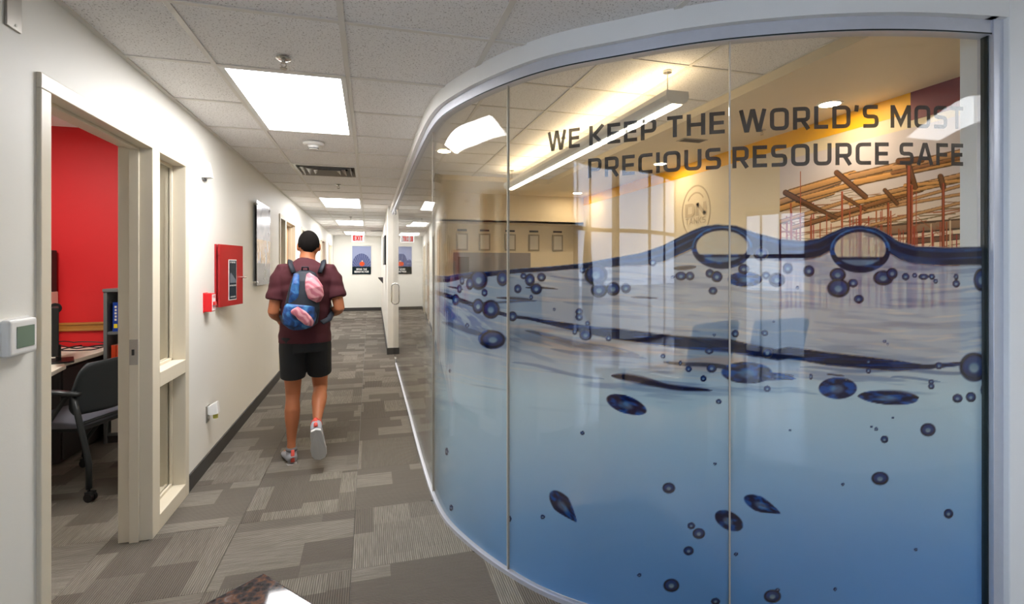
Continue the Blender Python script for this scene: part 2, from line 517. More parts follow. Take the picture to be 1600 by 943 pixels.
# right hand wall of the far hall, slightly splayed
wr = MB().prism([(.285, 8.45), (.50, 8.45), (.50, FAR), (.37, FAR)], 0, HC+.3)
struct(wr.build('wall_right', M['wall']))
b = MB()
y = LEFTEND
for a, c in OPEN:
    b.box((XW, y, 0), (XW+.011, a, .105)); y = c
b.box((XW, y, 0), (XW+.011, FAR, .105))
struct(b.build('baseboard_left', M['base'], bevel=.002))
struct(MB().box((XW+.011, FAR-.011, 0), (.37, FAR, .105)).build('baseboard_end', M['base']))
struct(MB().prism([(.272, 8.438), (.50, 8.438), (.50, 8.45), (.285, 8.45), (.37, FAR-.02), (.358, FAR-.02)], 0, .105).build('baseboard_right', M['base']))
# office
OC = 2.60
struct(MB().box((-4.2, 5.16, 0), (XW-.13, 5.28, OC+.2)).build('wall_office_back', M['red']))
struct(MB().box((-4.3, 1.15, 0), (-4.2, FAR, OC+.2)).build('wall_office_left', M['wall']))
struct(MB().box((XL, 1.15, 0), (XW-.13, 1.27, HF)).build('wall_office_front', M['wall']))
struct(MB().box((-4.2, 1.27, OC), (XW-.13, 5.16, OC+.05)).build('ceiling_office', M['white']))
struct(MB().box((-4.2, 5.28, OC), (XW-.13, FAR, OC+.05)).build('ceiling_rooms', M['white']))
cr = MB().box((-4.2, 5.142, .872), (XW-.13, 5.16, .945)).box((-4.2, 5.130, .928), (XW-.13, 5.160, .940)).box((-4.2, 5.133, .877), (XW-.13, 5.160, .889))
M['oak'] = mat('oak_rail', rgb(176, 120, 50), .35, var=.12, vscale=12)
struct(cr.build('trim_1', M['oak'], bevel=.002))
# foyer and lobby shells
e0 = END; 
def endp(t, n): return (END[0]+TE[0]*t+NE[0]*n, END[1]+TE[1]*t+NE[1]*n)
rw = MB().prism([endp(.036, .05), endp(2.9, .05), endp(2.9, -.13), endp(.036, -.13)], 0, 2.8)
struct(rw.build('wall_corner', M['white'], bevel=.004))
struct(MB().box((ROOMX, 0.6, 0), (ROOMX+.12, 9.5, 3.0)).build('wall_lobby_right', M['lobby_wall']))
struct(MB().box((.50, 9.4, 0), (ROOMX, 9.5, 3.0)).build('wall_lobby_back', M['lobby_wall']))
struct(MB().box((.50, 8.9, 2.22), (ROOMX, 9.0, 3.0)).box((.50, 8.9, 2.22), (ROOMX, 9.4, 2.25)).build('wall_lobby_bulkhead', M['lobby_wall']))
struct(MB().box((XR, BACK, 0), (XR+.1, 1.2, 2.9)).build('wall_foyer_right', M['lobby_wall']))
# lobby ceiling: drywall border along the mural wall and recessed tile field
lc = MB().box((2.72, .6, LC-.04), (ROOMX, 9.4, LC+.05)).box((.40, 7.6, LC-.04), (2.72, 9.4, LC+.05))
struct(lc.build('ceiling_lobby', M['lobby_wall']))
# band painted along the top of the mural wall
struct(MB().box((ROOMX-.004, 2.86, LC-.04-.152), (ROOMX, 9.0, LC-.04)).build('trim_2', M['yellow']))
struct(MB().box((ROOMX-.004, 1.0, LC-.04-.21), (ROOMX, 2.86, LC-.04)).build('trim_3', M['maroon']))

# ------------------------------------------------------------------ hall ceiling: lay-in tiles in a tee grid
PT = .61
XA, Y0 = -.716, 2.124
ceil_root = empty('ceiling', (0, 0, HC), kind='structure')
troffers = [(0, 1), (0, 9), (0, 15), (0, 21), (6, -5)]     # (column, row) of the 2x4 light panels
skip = set()
for c, r in troffers: skip |= {(c, r), (c, r+1)}
skip.add((0, 5))                                               # supply diffuser
def tile_mesh(w, d):
    m = MB().box((-w/2, -d/2, 0), (w/2, d/2, .012)); return m
tl_full = None
tc_count = 0
for r in range(-12, 25):
    for c in range(-1, 8):
        x0 = XA + c*PT; x1 = x0+PT; y0 = Y0 + r*PT; y1 = y0+PT
        if c == -1: x0 = XW
        if (c, r) in skip: continue
        y0 = max(y0, BACK); y1 = min(y1, FAR)
        if y1-y0 < .05: continue
        if x0 > XR: continue
        g = .012
        if x1 <= .36:
            poly = None
        else:
            if y0 > 8.3 and c == 1:                            # beyond the glass the hall narrows to the wall
                x1 = .38; poly = None
            else:
                if y0 > 3.4:
                    if c != 1: continue
                    x1 = .40; poly = None
                else:
                    xs = [x0+(x1-x0)*k/12 for k in range(13)]
                    lim = []
                    for x in xs:
                        if x <= cur[:, 0].min()+.003: l = y1
                        elif x <= END[0]: l = Ycurve(x)+.02
                        else: l = END[1]+(x-END[0])*TE[1]/TE[0]-.05
                        lim.append(min(y1, l))
                    if max(lim) <= y0+.01: continue
                    poly = None if min(lim) >= y1-1e-4 else (xs, lim)
        if poly is None:
            if abs((x1-x0)-PT) < 1e-4 and abs((y1-y0)-PT) < 1e-4:
                if tl_full is None:
                    o = tile_mesh(PT-g, PT-g).build('ceiling_tile', M['tile'], ceil_root); tl_full = o.data
                else:
                    o = bpy.data.objects.new('ceiling_tile', tl_full); C.objects.link(o); o.parent = ceil_root
            else:
                o = tile_mesh(x1-x0-g, y1-y0-g).build('ceiling_tile', M['tile'], ceil_root)
            o.location = ((x0+x1)/2, (y0+y1)/2, .004)
        else:
            xs, lim = poly
            mb = MB()
            for k in range(12):
                a, bb = lim[k], lim[k+1]
                if max(a, bb) <= y0+.005: continue
                a = max(a, y0); bb = max(bb, y0)
                mb.add([(xs[k], y0, 0), (xs[k+1], y0, 0), (xs[k+1], bb, 0), (xs[k], a, 0), (xs[k], y0, .012), (xs[k+1], y0, .012), (xs[k+1], bb, .012), (xs[k], a, .012)],
                       [(0,3,2,1),(4,5,6,7),(0,1,5,4),(1,2,6,5),(2,3,7,6),(3,0,4,7)])
            o = mb.build('ceiling_tile', M['tile'], ceil_root); o.location = (0, 0, .004)
        tc_count += 1
# tees: main runners along the hall, cross tees between
for c in range(0, 9):
    x = XA+c*PT
    if x > XR: continue
    ymax = FAR if x < .36 else (3.2 if x < .4 else (Ycurve(x)+.02 if x < END[0] else END[1]+(x-END[0])*TE[1]/TE[0]-.05))
    MB().box((x-.012, BACK, -.002), (x+.012, ymax, .0035)).box((x-.002, BACK, .0), (x+.002, ymax, .03)).build('main_tee', M['grid'], ceil_root, bevel=.0008)
for r in range(-12, 25):
    y = Y0+r*PT
    if y < BACK: continue
    spans = []
    if y > 3.3: xe = .38
    else:
        xe = XR
        ii = np.where(cur[:, 1] < y)[0]
        if y > END[1]: xe = float(cur[ii, 0].min()) if len(ii) else .4
        elif y > END[1]-.5: xe = END[0]+ (y-END[1]+.05)*TE[0]/TE[1] if TE[1] < 0 else XR
        xe = min(xe, XR)
    if y > END[1]:
        # hall side is x < curve(x) where curve is left of y
        lim = cur[cur[:, 1] > y]
        xe = float(lim[-1, 0]) if len(lim) and y <= 7.6 else .38
    mb = MB()
    bars = [XW] + [XA+c*PT for c in range(0, 9) if XA+c*PT < xe-.02] + [xe]
    for i in range(len(bars)-1):
        ci = i-1
        if any(ci == c and r == rr+1 for c, rr in troffers): continue
        mb.box((bars[i]+.0, y-.012, -.0018), (bars[i+1], y+.012, .0035))
    if mb.v: mb.build('cross_tee', M['grid'], ceil_root)
MB().box((XW, BACK, -.004), (XW+.02, FAR, .004)).build('wall_angle', M['grid'], ceil_root)
struct(MB().box((-1.2, BACK, HC+.10), (.55, FAR, HC+.12)).box((.55, BACK, HC+.10), (XR, 1.2, HC+.12)).build('ceiling_slab', M['white']))

# lobby tile field
lroot = empty('ceiling_tile_field', (0, 0, LC+.03), kind='structure')
lt = None
for i in range(-1, 4):
    for j in range(0, 11):
        x0 = .28+i*PT; x1 = x0+PT; y0 = 1.2+j*PT; y1 = y0+PT
        x0c = max(x0, .42); x1c = min(x1, 2.72); y1c = min(y1, 7.62)
        if x1c-x0c < .05 or y1c-y0 < .05: continue
        if y1 < 3.0 and x1 < 1.0 and (Ycurve((x0+x1)/2) > y1+.3): continue
        full = abs(x1c-x0c-PT) < 1e-4 and abs(y1c-y0-PT) < 1e-4
        if full and lt is not None:
            o = bpy.data.objects.new('ceiling_tile', lt); C.objects.link(o); o.parent = lroot
        else:
            o = tile_mesh(x1c-x0c-.012, y1c-y0-.012).build('ceiling_tile', M['tile'], lroot)
            if full: lt = o.data
        o.location = ((x0c+x1c)/2, (y0+y1c)/2, .004)
for i in range(0, 5):
    x = .28+i*PT
    if x > .42: MB().box((x-.012, 1.2, -.002), (x+.012, 7.62, .0035)).build('main_tee', M['grid'], lroot)
for j in range(0, 12):
    y = 1.2+j*PT
    if y < 7.62: MB().box((.42, y-.012, -.0018), (2.72, y+.012, .0035)).build('cross_tee', M['grid'], lroot)
struct(MB().box((.0, 1.0, LC+.14), (2.9, 9.4, LC+.16)).build('ceiling_lobby_slab', M['white']))

# ------------------------------------------------------------------ floors
CT = .61
floor = empty('floor', (0, 0, 0), kind='structure')
carp = None
random.seed(4)
fx0, fy0 = -1.10-.61*5-.2, -.55
def carpet_tile(x0, x1, y0, y1, rot, poly=None):
    global carp
    g = .0012; th = .006
    full = poly is None and abs(x1-x0-CT) < 1e-4 and abs(y1-y0-CT) < 1e-4
    if full:
        if carp is None:
            o = MB().box((-CT/2+g, -CT/2+g, -th), (CT/2-g, CT/2-g, 0)).build('carpet_tile', M['carpet'], floor); carp = o.data
        else:
            o = bpy.data.objects.new('carpet_tile', carp); C.objects.link(o); o.parent = floor
        o.location = ((x0+x1)/2, (y0+y1)/2, 0); o.rotation_euler = (0, 0, rot)
        return
    cx, cy = (x0+x1)/2, (y0+y1)/2
    mb = MB()
    # clipped tile kept in the rotated local frame so the ribs turn with it
    R = Matrix.Rotation(-rot, 4, 'Z')
    if poly is None: mb.box((x0-cx+g, y0-cy+g, -th), (x1-cx-g, y1-cy-g, 0), R)
    else:
        xs, lim = poly
        for k in range(len(xs)-1):
            a, bb = max(lim[k], y0), max(lim[k+1], y0)
            if max(a, bb) <= y0+.004: continue
            vs = [Vector((xs[k]-cx, y0-cy, -th)), Vector((xs[k+1]-cx, y0-cy, -th)), Vector((xs[k+1]-cx, bb-cy, -th)), Vector((xs[k]-cx, a-cy, -th))]
            vs += [v+Vector((0, 0, th)) for v in vs]
            mb.add([tuple(R @ v) for v in vs], [(0,3,2,1),(4,5,6,7),(0,1,5,4),(1,2,6,5),(2,3,7,6),(3,0,4,7)])
    if not mb.v: return
    o = mb.build('carpet_tile', M['carpet'], floor); o.location = (cx, cy, 0); o.rotation_euler = (0, 0, rot)
for j in range(0, 30):
    y0 = fy0+j*CT; y1 = min(y0+CT, FAR)
    if y1-y0 < .05: continue
    for i in range(0, 15):
        x0 = fx0+i*CT; x1 = x0+CT
        rot = (pi/2 if (i+j) % 2 else 0) + (pi if random.random() < .5 else 0)
        if y0 > 4.55 and x0 < -1.24 < x1: carpet_tile(-1.24, x1, y0, y1, rot); continue
        if x1 <= -1.23:
            if x0 < -4.8 or y0 > 5.2 or y0 < 1.15: continue
            carpet_tile(max(x0, -4.2), min(x1, x1), y0, min(y1, 5.16), rot); continue
        if x1 <= .36: carpet_tile(x0, x1, y0, y1, rot); continue
        if y0 > 3.3:
            if x0 < .37: carpet_tile(x0, .375, y0, y1, rot)
            continue
        xs = [x0+(x1-x0)*k/14 for k in range(15)]; lim = []
        for x in xs:
            if x <= cur[:, 0].min()+.003: l = y1
            elif x <= END[0]: l = Ycurve(x)
            else: l = END[1]+(x-END[0])*TE[1]/TE[0]-.05
            lim.append(min(y1, l))
        if max(lim) <= y0+.01 or x0 > XR: continue
        carpet_tile(x0, x1, y0, y1, rot, None if min(lim) >= y1-1e-4 else (xs, lim))
struct(MB().box((XL-.1, BACK-.1, -.12), (XR+.1, FAR+.1, -.007)).build('floor_slab', M['grey']))
# pale stone tiles: foyer behind the viewpoint and the lobby behind the glass
st = None
def stone(x0, x1, y0, y1):
    o = MB().box((x0+.002, y0+.002, -.006), (x1-.002, y1-.002, 0)).build('floor_tile', M['stone'], floor, bevel=.0008)
for i in range(-7, 10):
    for j in range(0, 8):
        x0 = -1.1+i*.6+.0; y0 = -.56-(j+1)*.6
        if x0 > XR-.1: continue
        stone(x0, min(x0+.6, XR), max(y0, BACK), y0+.6)
for i in range(0, 6):
    for j in range(0, 14):
        x0 = .42+i*.6; y0 = 1.0+j*.6
        x1 = min(x0+.6, ROOMX); y1 = min(y0+.6, 9.4)
        if x0 < 1.05 and y0+.6 < 3.1 : continue
        if y0 < 2.2 and (Ycurve(x0+.0) if x0 < END[0] else 0) > y0 - .02: 
            if x0 < 2.3: continue
        stone(x0, x1, y0, y1)

for i in range(-7, 0):
    x0 = -1.1+i*.6
    for y0, y1 in ((-.56, .04), (.04, .64), (.64, 1.14)): stone(x0, x0+.6, y0, y1)
# high ceiling over the wide left part of the foyer, and the drop down to the hallway ceiling
struct(MB().box((XL-.1, BACK, HF), (XW, 1.27, HF+.05)).build('ceiling_foyer', M['white']))
struct(MB().box((XW-.10, BACK, HC-.03), (XW, 1.15, HF)).build('wall_foyer_drop', M['wall']))
# ------------------------------------------------------------------ curved glass partition
M['glass'] = glass_mat('clear_glass', (.95, .96, .955), .032)
M['pane'] = glass_mat('window_glass', (.96, .97, .96), .04)
GT = CAMZ+G            # top edge of the glass
RB = 2.308             # underside of the white head
part = empty('glass_partition', (cur[0][0], cur[0][1], 0), 'curved full-height glass partition printed with a blue water scene, right of the hallway', 'glass wall')
PO = (cur[0][0], cur[0][1], 0)
def pbuild(mb, name, m, parent=part, **k):
    o = mb.build(name, m, parent, **k)
    o.location = (0, 0, 0)
    if parent is part: o.location = (-PO[0], -PO[1], 0)
    return o
joints = [0.0, s_at(677), s_at(794), s_at(1140), S1-.012]
for i in range(4):
    a = joints[i]+(.0025 if i else 0); b_ = joints[i+1]-.0025
    o = pbuild(sweep(MB(), a, b_, -.006, .006, .018, GT+.006, .02), 'glass_panel', M['glass'])
    smooth_by_angle(o, .5)
M['joint'] = mat('clear_silicone', rgb(196, 186, 170), .3, spec=.6)
for i in (1, 2, 3):
    s = joints[i]
    pbuild(sweep(MB(), s-.0025, s+.0025, -.0065, .0065, .018, GT, .01), 'joint_strip', M['joint'])
smooth_by_angle(pbuild(sweep(MB(), 0, S1, -.022, .022, GT, RB+.004, .03), 'top_rail', M['alu']), .5)
pbuild(sweep(MB(), 0, S1, .0225, .0235, GT+.001, GT+.006, .03), 'top_seal', M['seal'])
smooth_by_angle(pbuild(sweep(MB(), 0, S1, -.016, .016, 0, .02, .03), 'bottom_rail', M['alu']), .5)
mb = MB().prism([endp(-.004, .03), endp(.036, .03), endp(.036, -.03), endp(-.004, -.03)], 0, RB)
pbuild(mb, 'end_frame', M['alu'], bevel=.002)
pbuild(MB().prism([endp(-.010, .012), endp(-.004, .012), endp(-.004, -.012), endp(-.010, -.012)], .018, GT), 'gasket', M['seal'])
# white head that follows the curve, up to the ceilings
hd = MB(); sweep(hd, 0, S1+.0, -.10, .048, RB, LC+.1, .03)
hd = smooth_by_angle(struct(hd.build('trim_4', M['white'])), .5)
hd2 = MB().prism([(.375-.05, 7.6), (.375-.05, 8.46), (.375+.1, 8.46), (.375+.1, 7.6)], RB, LC+.1)
struct(hd2.build('trim_5', M['white']))
hd3 = MB().prism([endp(-.03, .048), endp(.04, .048), endp(.04, -.10), endp(-.03, -.10)], RB, LC+.1)
struct(hd3.build('trim_6', M['white']))

# ------------------------------------------------------------------ printed film (colour + opacity baked per vertex of the print)
def attr_mat(name, rough=.6, translucent=.35, alpha=True, spec=.2):
    m = bpy.data.materials.new(name); m.use_nodes = True
    nt = m.node_tree; nt.nodes.clear(); N = nt.nodes.new; Lk = nt.links.new
    o = N('ShaderNodeOutputMaterial'); a = N('ShaderNodeAttribute'); a.attribute_name = 'print'
    d = N('ShaderNodeBsdfDiffuse'); Lk(a.outputs['Color'], d.inputs[0])
    sh = d.outputs[0]
    if translucent > 0:
        t = N('ShaderNodeBsdfTranslucent'); Lk(a.outputs['Color'], t.inputs[0])
        mx = N('ShaderNodeMixShader'); mx.inputs[0].default_value = translucent
        Lk(d.outputs[0], mx.inputs[1]); Lk(t.outputs[0], mx.inputs[2]); sh = mx.outputs[0]
    if alpha:
        tr = N('ShaderNodeBsdfTransparent'); m2 = N('ShaderNodeMixShader')
        Lk(a.outputs['Alpha'], m2.inputs[0]); Lk(tr.outputs[0], m2.inputs[1]); Lk(sh, m2.inputs[2]); sh = m2.outputs[0]
    Lk(sh, o.inputs[0]); return m

def hash2(ix, iy, seed):
    n = (ix.astype(np.int64)*374761393 + iy.astype(np.int64)*668265263 + seed*1442695041) & 0xffffffff
    n = ((n ^ (n >> 13))*1274126177) & 0xffffffff
    return ((n ^ (n >> 16)) & 0xffff)/65535.0
def vnoise(x, y, seed=0, octv=3):
    out = 0; amp = 1; tot = 0
    for o in range(octv):
        ix = np.floor(x); iy = np.floor(y); fx = x-ix; fy = y-iy
        fx = fx*fx*(3-2*fx); fy = fy*fy*(3-2*fy)
        v = (hash2(ix, iy, seed+o)*(1-fx)+hash2(ix+1, iy, seed+o)*fx)*(1-fy)+(hash2(ix, iy+1, seed+o)*(1-fx)+hash2(ix+1, iy+1, seed+o)*fx)*fy
        out = out+v*amp; tot += amp; amp *= .5; x = x*2.03; y = y*2.03
    return out/tot
def sst(a, b, x): 
    t = np.clip((x-a)/(b-a), 0, 1); return t*t*(3-2*t)

NAVY = np.array([0, 12, 58.]); BLUE = np.array([14, 92, 186.]); PALE = np.array([188, 196, 200.])
top_x = [640, 677, 700, 719, 740, 761, 815, 860, 910, 960, 1000, 1035, 1060, 1080, 1098, 1120, 1150, 1180, 1215, 1255, 1280, 1300, 1320, 1345, 1370, 1388, 1405, 1430, 1480, 1560]
top_y = [432, 430, 431, 427, 424, 424, 419, 416, 411, 402, 395, 383, 370, 360, 353, 350, 352, 363, 372, 376, 372, 362, 354, 351.5, 356, 366, 377, 384, 386, 384]
thk_x = [640, 700, 800, 900, 980, 1040, 1190, 1260, 1400, 1560]
thk_y = [12, 10, 7, 8, 17, 28, 38, 30, 29, 30]
low_x = [640, 680, 712, 745, 770, 800, 830, 870, 930, 1000, 1060, 1140, 1180, 1215, 1232, 1248, 1290, 1340, 1400, 1450, 1500, 1560]
low_y = [448, 456, 466, 478, 486, 494, 498, 506, 517, 526, 534, 540, 548, 554, 551, 553, 560, 565, 571, 573, 568, 560]
lth_x = [640, 700, 770, 830, 900, 960, 1140, 1200, 1300, 1400, 1440, 1560]
lth_y = [5, 8, 7, 5, 12, 18, 22, 18, 22, 18, 8, 5]
BUB = [(748,437,14,16),(734,443,6,10),(722,438,4,7),(785,435,9,12),(818,431,5,5),(828,437,8,10),(846,433,7,7),(838,451,9,9),(830,464,3,4),(809,451,6,7),(718,451,4,7),(757,457,5,6),(712,468,6,9),(747,478,9,12),(767,483,14,15),(801,494,7,8),(866,483,2.5,2.5),(905,487,6,6),(905,495,6,6),(918,505,4,4),(915,523,10,9),(898,518,4,5),(951,528,5,5),(931,429,18,17),(936,453,13,12),(958,451,11,11),(978,450,8,8),(910,422,5,5),
 (1020,410,6,6),(1051,433,3,3),(1064,431,9,7),(1078,431,7,7),(1109,427,7,7),(1120,432,9,9),(1114,454,7,6.5),(1162,420,9,8),(1197,430,7,6),(1214,437,13,11),(1189,396,12,11),(1231,419,8,9),(1264,423,9,9),(1246,449,3,3),(1195,520,5.5,5),(1149,521,6,6),(1116,523,2.5,2.5),(1209,502,2,2),(1199,551,9,8),(1112,575,8,7),(1076,576,5,5),(1063,567,3,4),(1099,591,5,5),(1199,607,5.5,5),(1123,627,4.5,4),(1036,556,4,4),(1108,548,7,5),
 (1309,429,13,11),(1310,450,18,15),(1333,442,8,7),(1342,467,8,7),(1380,434,16,12),(1394,427,9,9),(1415,432,6,6),(1429,430,4,4),(1443,432,8,5),(1456,432,5,5),(1462,439,4,4),(1494,443,6,6),(1494,432,4,5),(1533,437,12,18),(1382,533,3,3),(1387,537,2.3,2.3),(1467,571,6,6),(1522,573,23,23),(1357,565,3.5,4),(1357,579,4,4.5),(1267,588,3,5),(1455,596,4.5,4),(1455,603,5,5),(1496,622,8,7),(1517,620,8,8),(1538,609,6,10),
 (669,663,2.5,9),(698,705,2.5,6),(705,793,2.8,5),(796,810,3,5),(848,807,3.5,3.5),(910,676,3.5,3),(703,579,1.5,3),(1045,762,10,8.5),(1080,821,6,5.3),(1092,833,9.8,8.5),(1076,860,8,7),(999,898,3.2,3),(1049,914,12.5,10.5),(1118,939,7,5.5),(1150,865,3.2,3),(1207,931,13.5,10.5),(1215,921,3.5,3),
 (1450,671,12,10.5),(1382,686,6,6),(1369,670,3.2,3),(1362,666,2.2,2),(1395,652,2.2,2),(1375,747,13.5,10.5),(1317,756,2.5,2.5),(1482,802,7.5,7.5),(1431,858,2.8,2.6),(1305,920,3,2.6),(1117,724,2.5,2.3),(1234,672,2.2,2),(730,508,3,4),(770,530,20,14)]
def paint_film(px, py):
    """px, py: where each point of the print falls in the reference layout. returns rgb 0-255, alpha"""
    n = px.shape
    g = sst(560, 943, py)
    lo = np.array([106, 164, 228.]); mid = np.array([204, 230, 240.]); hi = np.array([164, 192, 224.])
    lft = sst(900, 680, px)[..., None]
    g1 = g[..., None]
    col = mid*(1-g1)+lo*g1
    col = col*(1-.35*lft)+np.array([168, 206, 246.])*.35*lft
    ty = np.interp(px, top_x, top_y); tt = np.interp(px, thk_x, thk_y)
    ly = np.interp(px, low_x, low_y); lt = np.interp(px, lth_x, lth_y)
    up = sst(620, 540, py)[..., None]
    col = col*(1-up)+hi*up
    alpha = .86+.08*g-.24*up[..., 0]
    # streaks between and just under the two swells
    slope = .06*(px-1100)
    st = vnoise(px/95, (py-ly*.6)/7.5, 3, 3); st2 = vnoise(px/160+9, (py+.10*px)/11, 7, 3)
    k = sst(.56, .74, st)*sst(650, 590, py)
    kk = (k*.55)[..., None]; col = col*(1-kk)+np.array([92, 122, 172.])*kk
    k = sst(.60, .8, vnoise(px/70+31, (py-ly*.7)/4.5, 11, 2))*sst(640, 560, py)
    kk = (k*.5)[..., None]; col = col*(1-kk)+np.array([222, 224, 222.])*kk
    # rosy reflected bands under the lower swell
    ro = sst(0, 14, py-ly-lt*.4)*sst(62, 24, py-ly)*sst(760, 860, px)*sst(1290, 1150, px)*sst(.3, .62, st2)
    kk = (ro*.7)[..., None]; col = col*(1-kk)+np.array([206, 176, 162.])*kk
    # strong blue churning at the left
    sw = sst(800, 700, px)*sst(-6, 20, py-ly)*sst(70, 25, py-ly)*sst(.40, .60, vnoise(px/20, (py-.75*(px-680))/9, 21, 3))
    kk = (sw*.85)[..., None]; col = col*(1-kk)+np.array([44, 78, 170.])*kk
    sw = sst(1010, 860, px)*sst(10, 30, py-ly)*sst(75, 45, py-ly)*sst(.5, .66, vnoise(px/60, (py-.28*px)/8, 23, 3))*sst(760, 830, px)
    kk = (sw*.6)[..., None]; col = col*(1-kk)+np.array([78, 112, 160.])*kk
    # secondary streaks (x0,y0,x1,y1,thickness,strength)
    for x0, y0, x1, y1, th, sgt in ((800,566,945,592,4,.4),(958,588,1113,612,6,.95),(955,588,1040,600,9,.95),(1035,563,1240,588,5,.8),(1150,584,1240,588,8,.9),(820,518,1000,556,7,.55),(860,545,1010,560,5,.5),(690,505,760,522,7,.6),(775,463,830,470,3,.8),(820,451,872,451,2.5,.9),(985,466,1030,464,2.5,.9),(1052,417,1088,417,5,.9),(950,417,1000,414,2,.7),(1390,470,1540,474,6,.25),(1390,590,1470,594,3,.5),(1340,616,1436,622,11,.97),(1250,575,1540,582,5,.5),(1290,585,1320,585,2,.9),(1270,505,1540,510,5,.22),(700,449,724,452,2.2,.9),(760,422,806,424,3,.8),(750,470,840,472,3,.6),(1280,530,1500,548,8,.14),(880,470,1020,478,5,.3),(1060,472,1260,480,5,.18),(860,432,1010,440,3,.4)):
        t = np.clip((px-x0)/(x1-x0), 0, 1); yc = y0+(y1-y0)*t+2.2*np.sin(px/23.)
        w_ = th*np.sqrt(np.clip(4*t*(1-t), 0, 1))+.01
        k = sst(w_, w_*.35, np.abs(py-yc))*sgt*((px > x0) & (px < x1))
        kk = k[..., None]; col = col*(1-kk)+np.array([12., 54., 122.])*kk if sgt < .75 else col*(1-kk)+NAVY*kk; alpha = np.maximum(alpha, k*.96)
    # lower swell
    dd = (py-ly)/(lt*.5)
    k = sst(1.12, .8, np.abs(dd)); kk = k[..., None]
    sh = vnoise(px/50, py/2.2, 5, 2)
    c = NAVY+(BLUE-NAVY)*(sst(.50, .8, sh)*.6)[..., None]
    col = col*(1-kk)+c*kk; alpha = np.maximum(alpha, k*.97)
    # upper swell
    rel = (py-ty)/tt
    k = sst(-.02, .05, rel)*sst(1.08, .9, rel); kk = k[..., None]
    sh = vnoise(px/90, rel*5+px/300, 15, 2)
    hl = np.exp(-((rel-.15)/.07)**2)*.55+sst(.5, .8, sh)*.5*(rel > .2)
    c = NAVY+(np.array([40, 108, 176.])-NAVY)*hl[..., None]
    col = col*(1-kk)+c*kk; alpha = np.maximum(alpha, k*.97)
    # the two big bubbles lifting the surface
    for cx, cy, rx, ry in ((1128, 387, 47, 33), (1344, 391, 47, 35)):
        r = np.sqrt(((px-cx)/rx)**2+((py-cy)/ry)**2)
        k = sst(1.03, .98, r); kk = k[..., None]
        ins = NAVY+(BLUE-NAVY)*(sst(.5, .75, vnoise(px/14, py/5, 41, 2))*.7)[..., None]
        r2 = np.sqrt(((px-cx)/(rx*.88))**2+((py-(cy-2))/(ry*.78))**2)
        w1 = sst(1.0, .93, r2)*sst(cy+12, cy+8, py)
        w2 = sst(1.0, .90, r2)*sst(cy+13, cy+16, py)*(py > cy)
        c = ins*(1-(w1*.92)[..., None])+np.array([196, 202, 198.])*(w1*.92)[..., None]
        c = c*(1-(w2*.7)[..., None])+np.array([166, 186, 204.])*(w2*.7)[..., None]
        col = col*(1-kk)+c*kk
        a2 = .97-.5*w1
        alpha = alpha*(1-k)+a2*k
        hlr = np.exp(-((r-.97)/.035)**2)*(py < cy)*.75
        col = col*(1-hlr[..., None])+np.array([84, 146, 206.])*hlr[..., None]
    def droplet(cx, cy, rx, ry, ang, tail):
        nonlocal col, alpha
        a = radians(ang); u = ((px-cx)*cos(a)+(py-cy)*sin(a))/rx; v = (-(px-cx)*sin(a)+(py-cy)*cos(a))/ry
        if tail: v = v/np.clip(1-.55*np.clip(u+.2, 0, 1.2)*tail, .12, 2)
        r = np.sqrt(u*u+v*v); k = sst(1.04, .94, r); kk = k[..., None]
        inn = sst(.62, .25, np.sqrt((u*1.25+.05)**2+(v*1.1-.1)**2))
        c = NAVY+(BLUE-NAVY)*(sst(.35, .75, vnoise(u*3+cx, v*3, 51, 2))*.8)[..., None]
        c = c*(1-(inn*.5)[..., None])+np.array([150, 178, 200.])*(inn*.5)[..., None]
        col = col*(1-kk)+c*kk; alpha = np.maximum(alpha, k*.96)
    droplet(979, 632, 33, 14, 19, .15); droplet(1309, 606, 30, 17, 0, .0)
    droplet(1388, 621, 46, 11, 4, 0); droplet(1139, 813, 24, 14, 28, 0)
    droplet(1191, 789, 31, 12.5, 24, .9); droplet(881, 791, 31, 14.5, 50, 1.0)
    droplet(1167, 582, 40, 17, 2, 0); droplet(1218, 588, 26, 6, 8, .8); droplet(768, 530, 21, 15, 8, 0); droplet(1164, 436, 27, 12, 0, 0)
    for cx, cy, rx, ry in BUB:
        r = np.sqrt(((px-cx)/rx)**2+((py-cy)/ry)**2)
        near = r < 1.3
        if not near.any(): continue
        k = sst(1.08, .90, r); kk = k[..., None]
        inn = sst(.46, .22, np.sqrt(((px-cx)/rx)**2+((py-cy-.05*ry)/ry)**2))
        glow = np.clip(.35+.65*((py-cy)/ry), 0, 1)
        c = NAVY+(BLUE-NAVY)*(sst(.9, .6, r)*.5*np.clip(1-(py-cy)/ry, 0, 1))[..., None]
        ci = np.array([70, 112, 156.])+(np.array([196, 208, 210.])-np.array([70, 112, 156.]))*glow[..., None]
        c = c*(1-inn[..., None])+ci*inn[..., None]
        col = col*(1-kk)+c*kk; alpha = np.maximum(alpha*(1-k)+k*.93, alpha*(1-k))
    # cut-out above the surface, fade-out at the left end
    alpha = alpha*sst(-1.2, .8, py-ty)
    lf = sst(668, 684, px)
    spray = sst(644, 672, px)*sst(.38, .62, vnoise(px/9, py/9, 61, 3))*sst(405, 425, py+8*np.sin(px/9.))*sst(520, 470, py)
    bottom = .45*sst(640, 676, px)*sst(470, 500, py)
    a_l = np.maximum(spray*.6, bottom)
    alpha = alpha*lf+(1-lf)*a_l
    wv = ((1-lf)*.8)[..., None]; col = col*(1-wv)+np.array([196, 208, 214.])*wv
    return np.clip(col, 0, 255), np.clip(alpha, 0, 1)

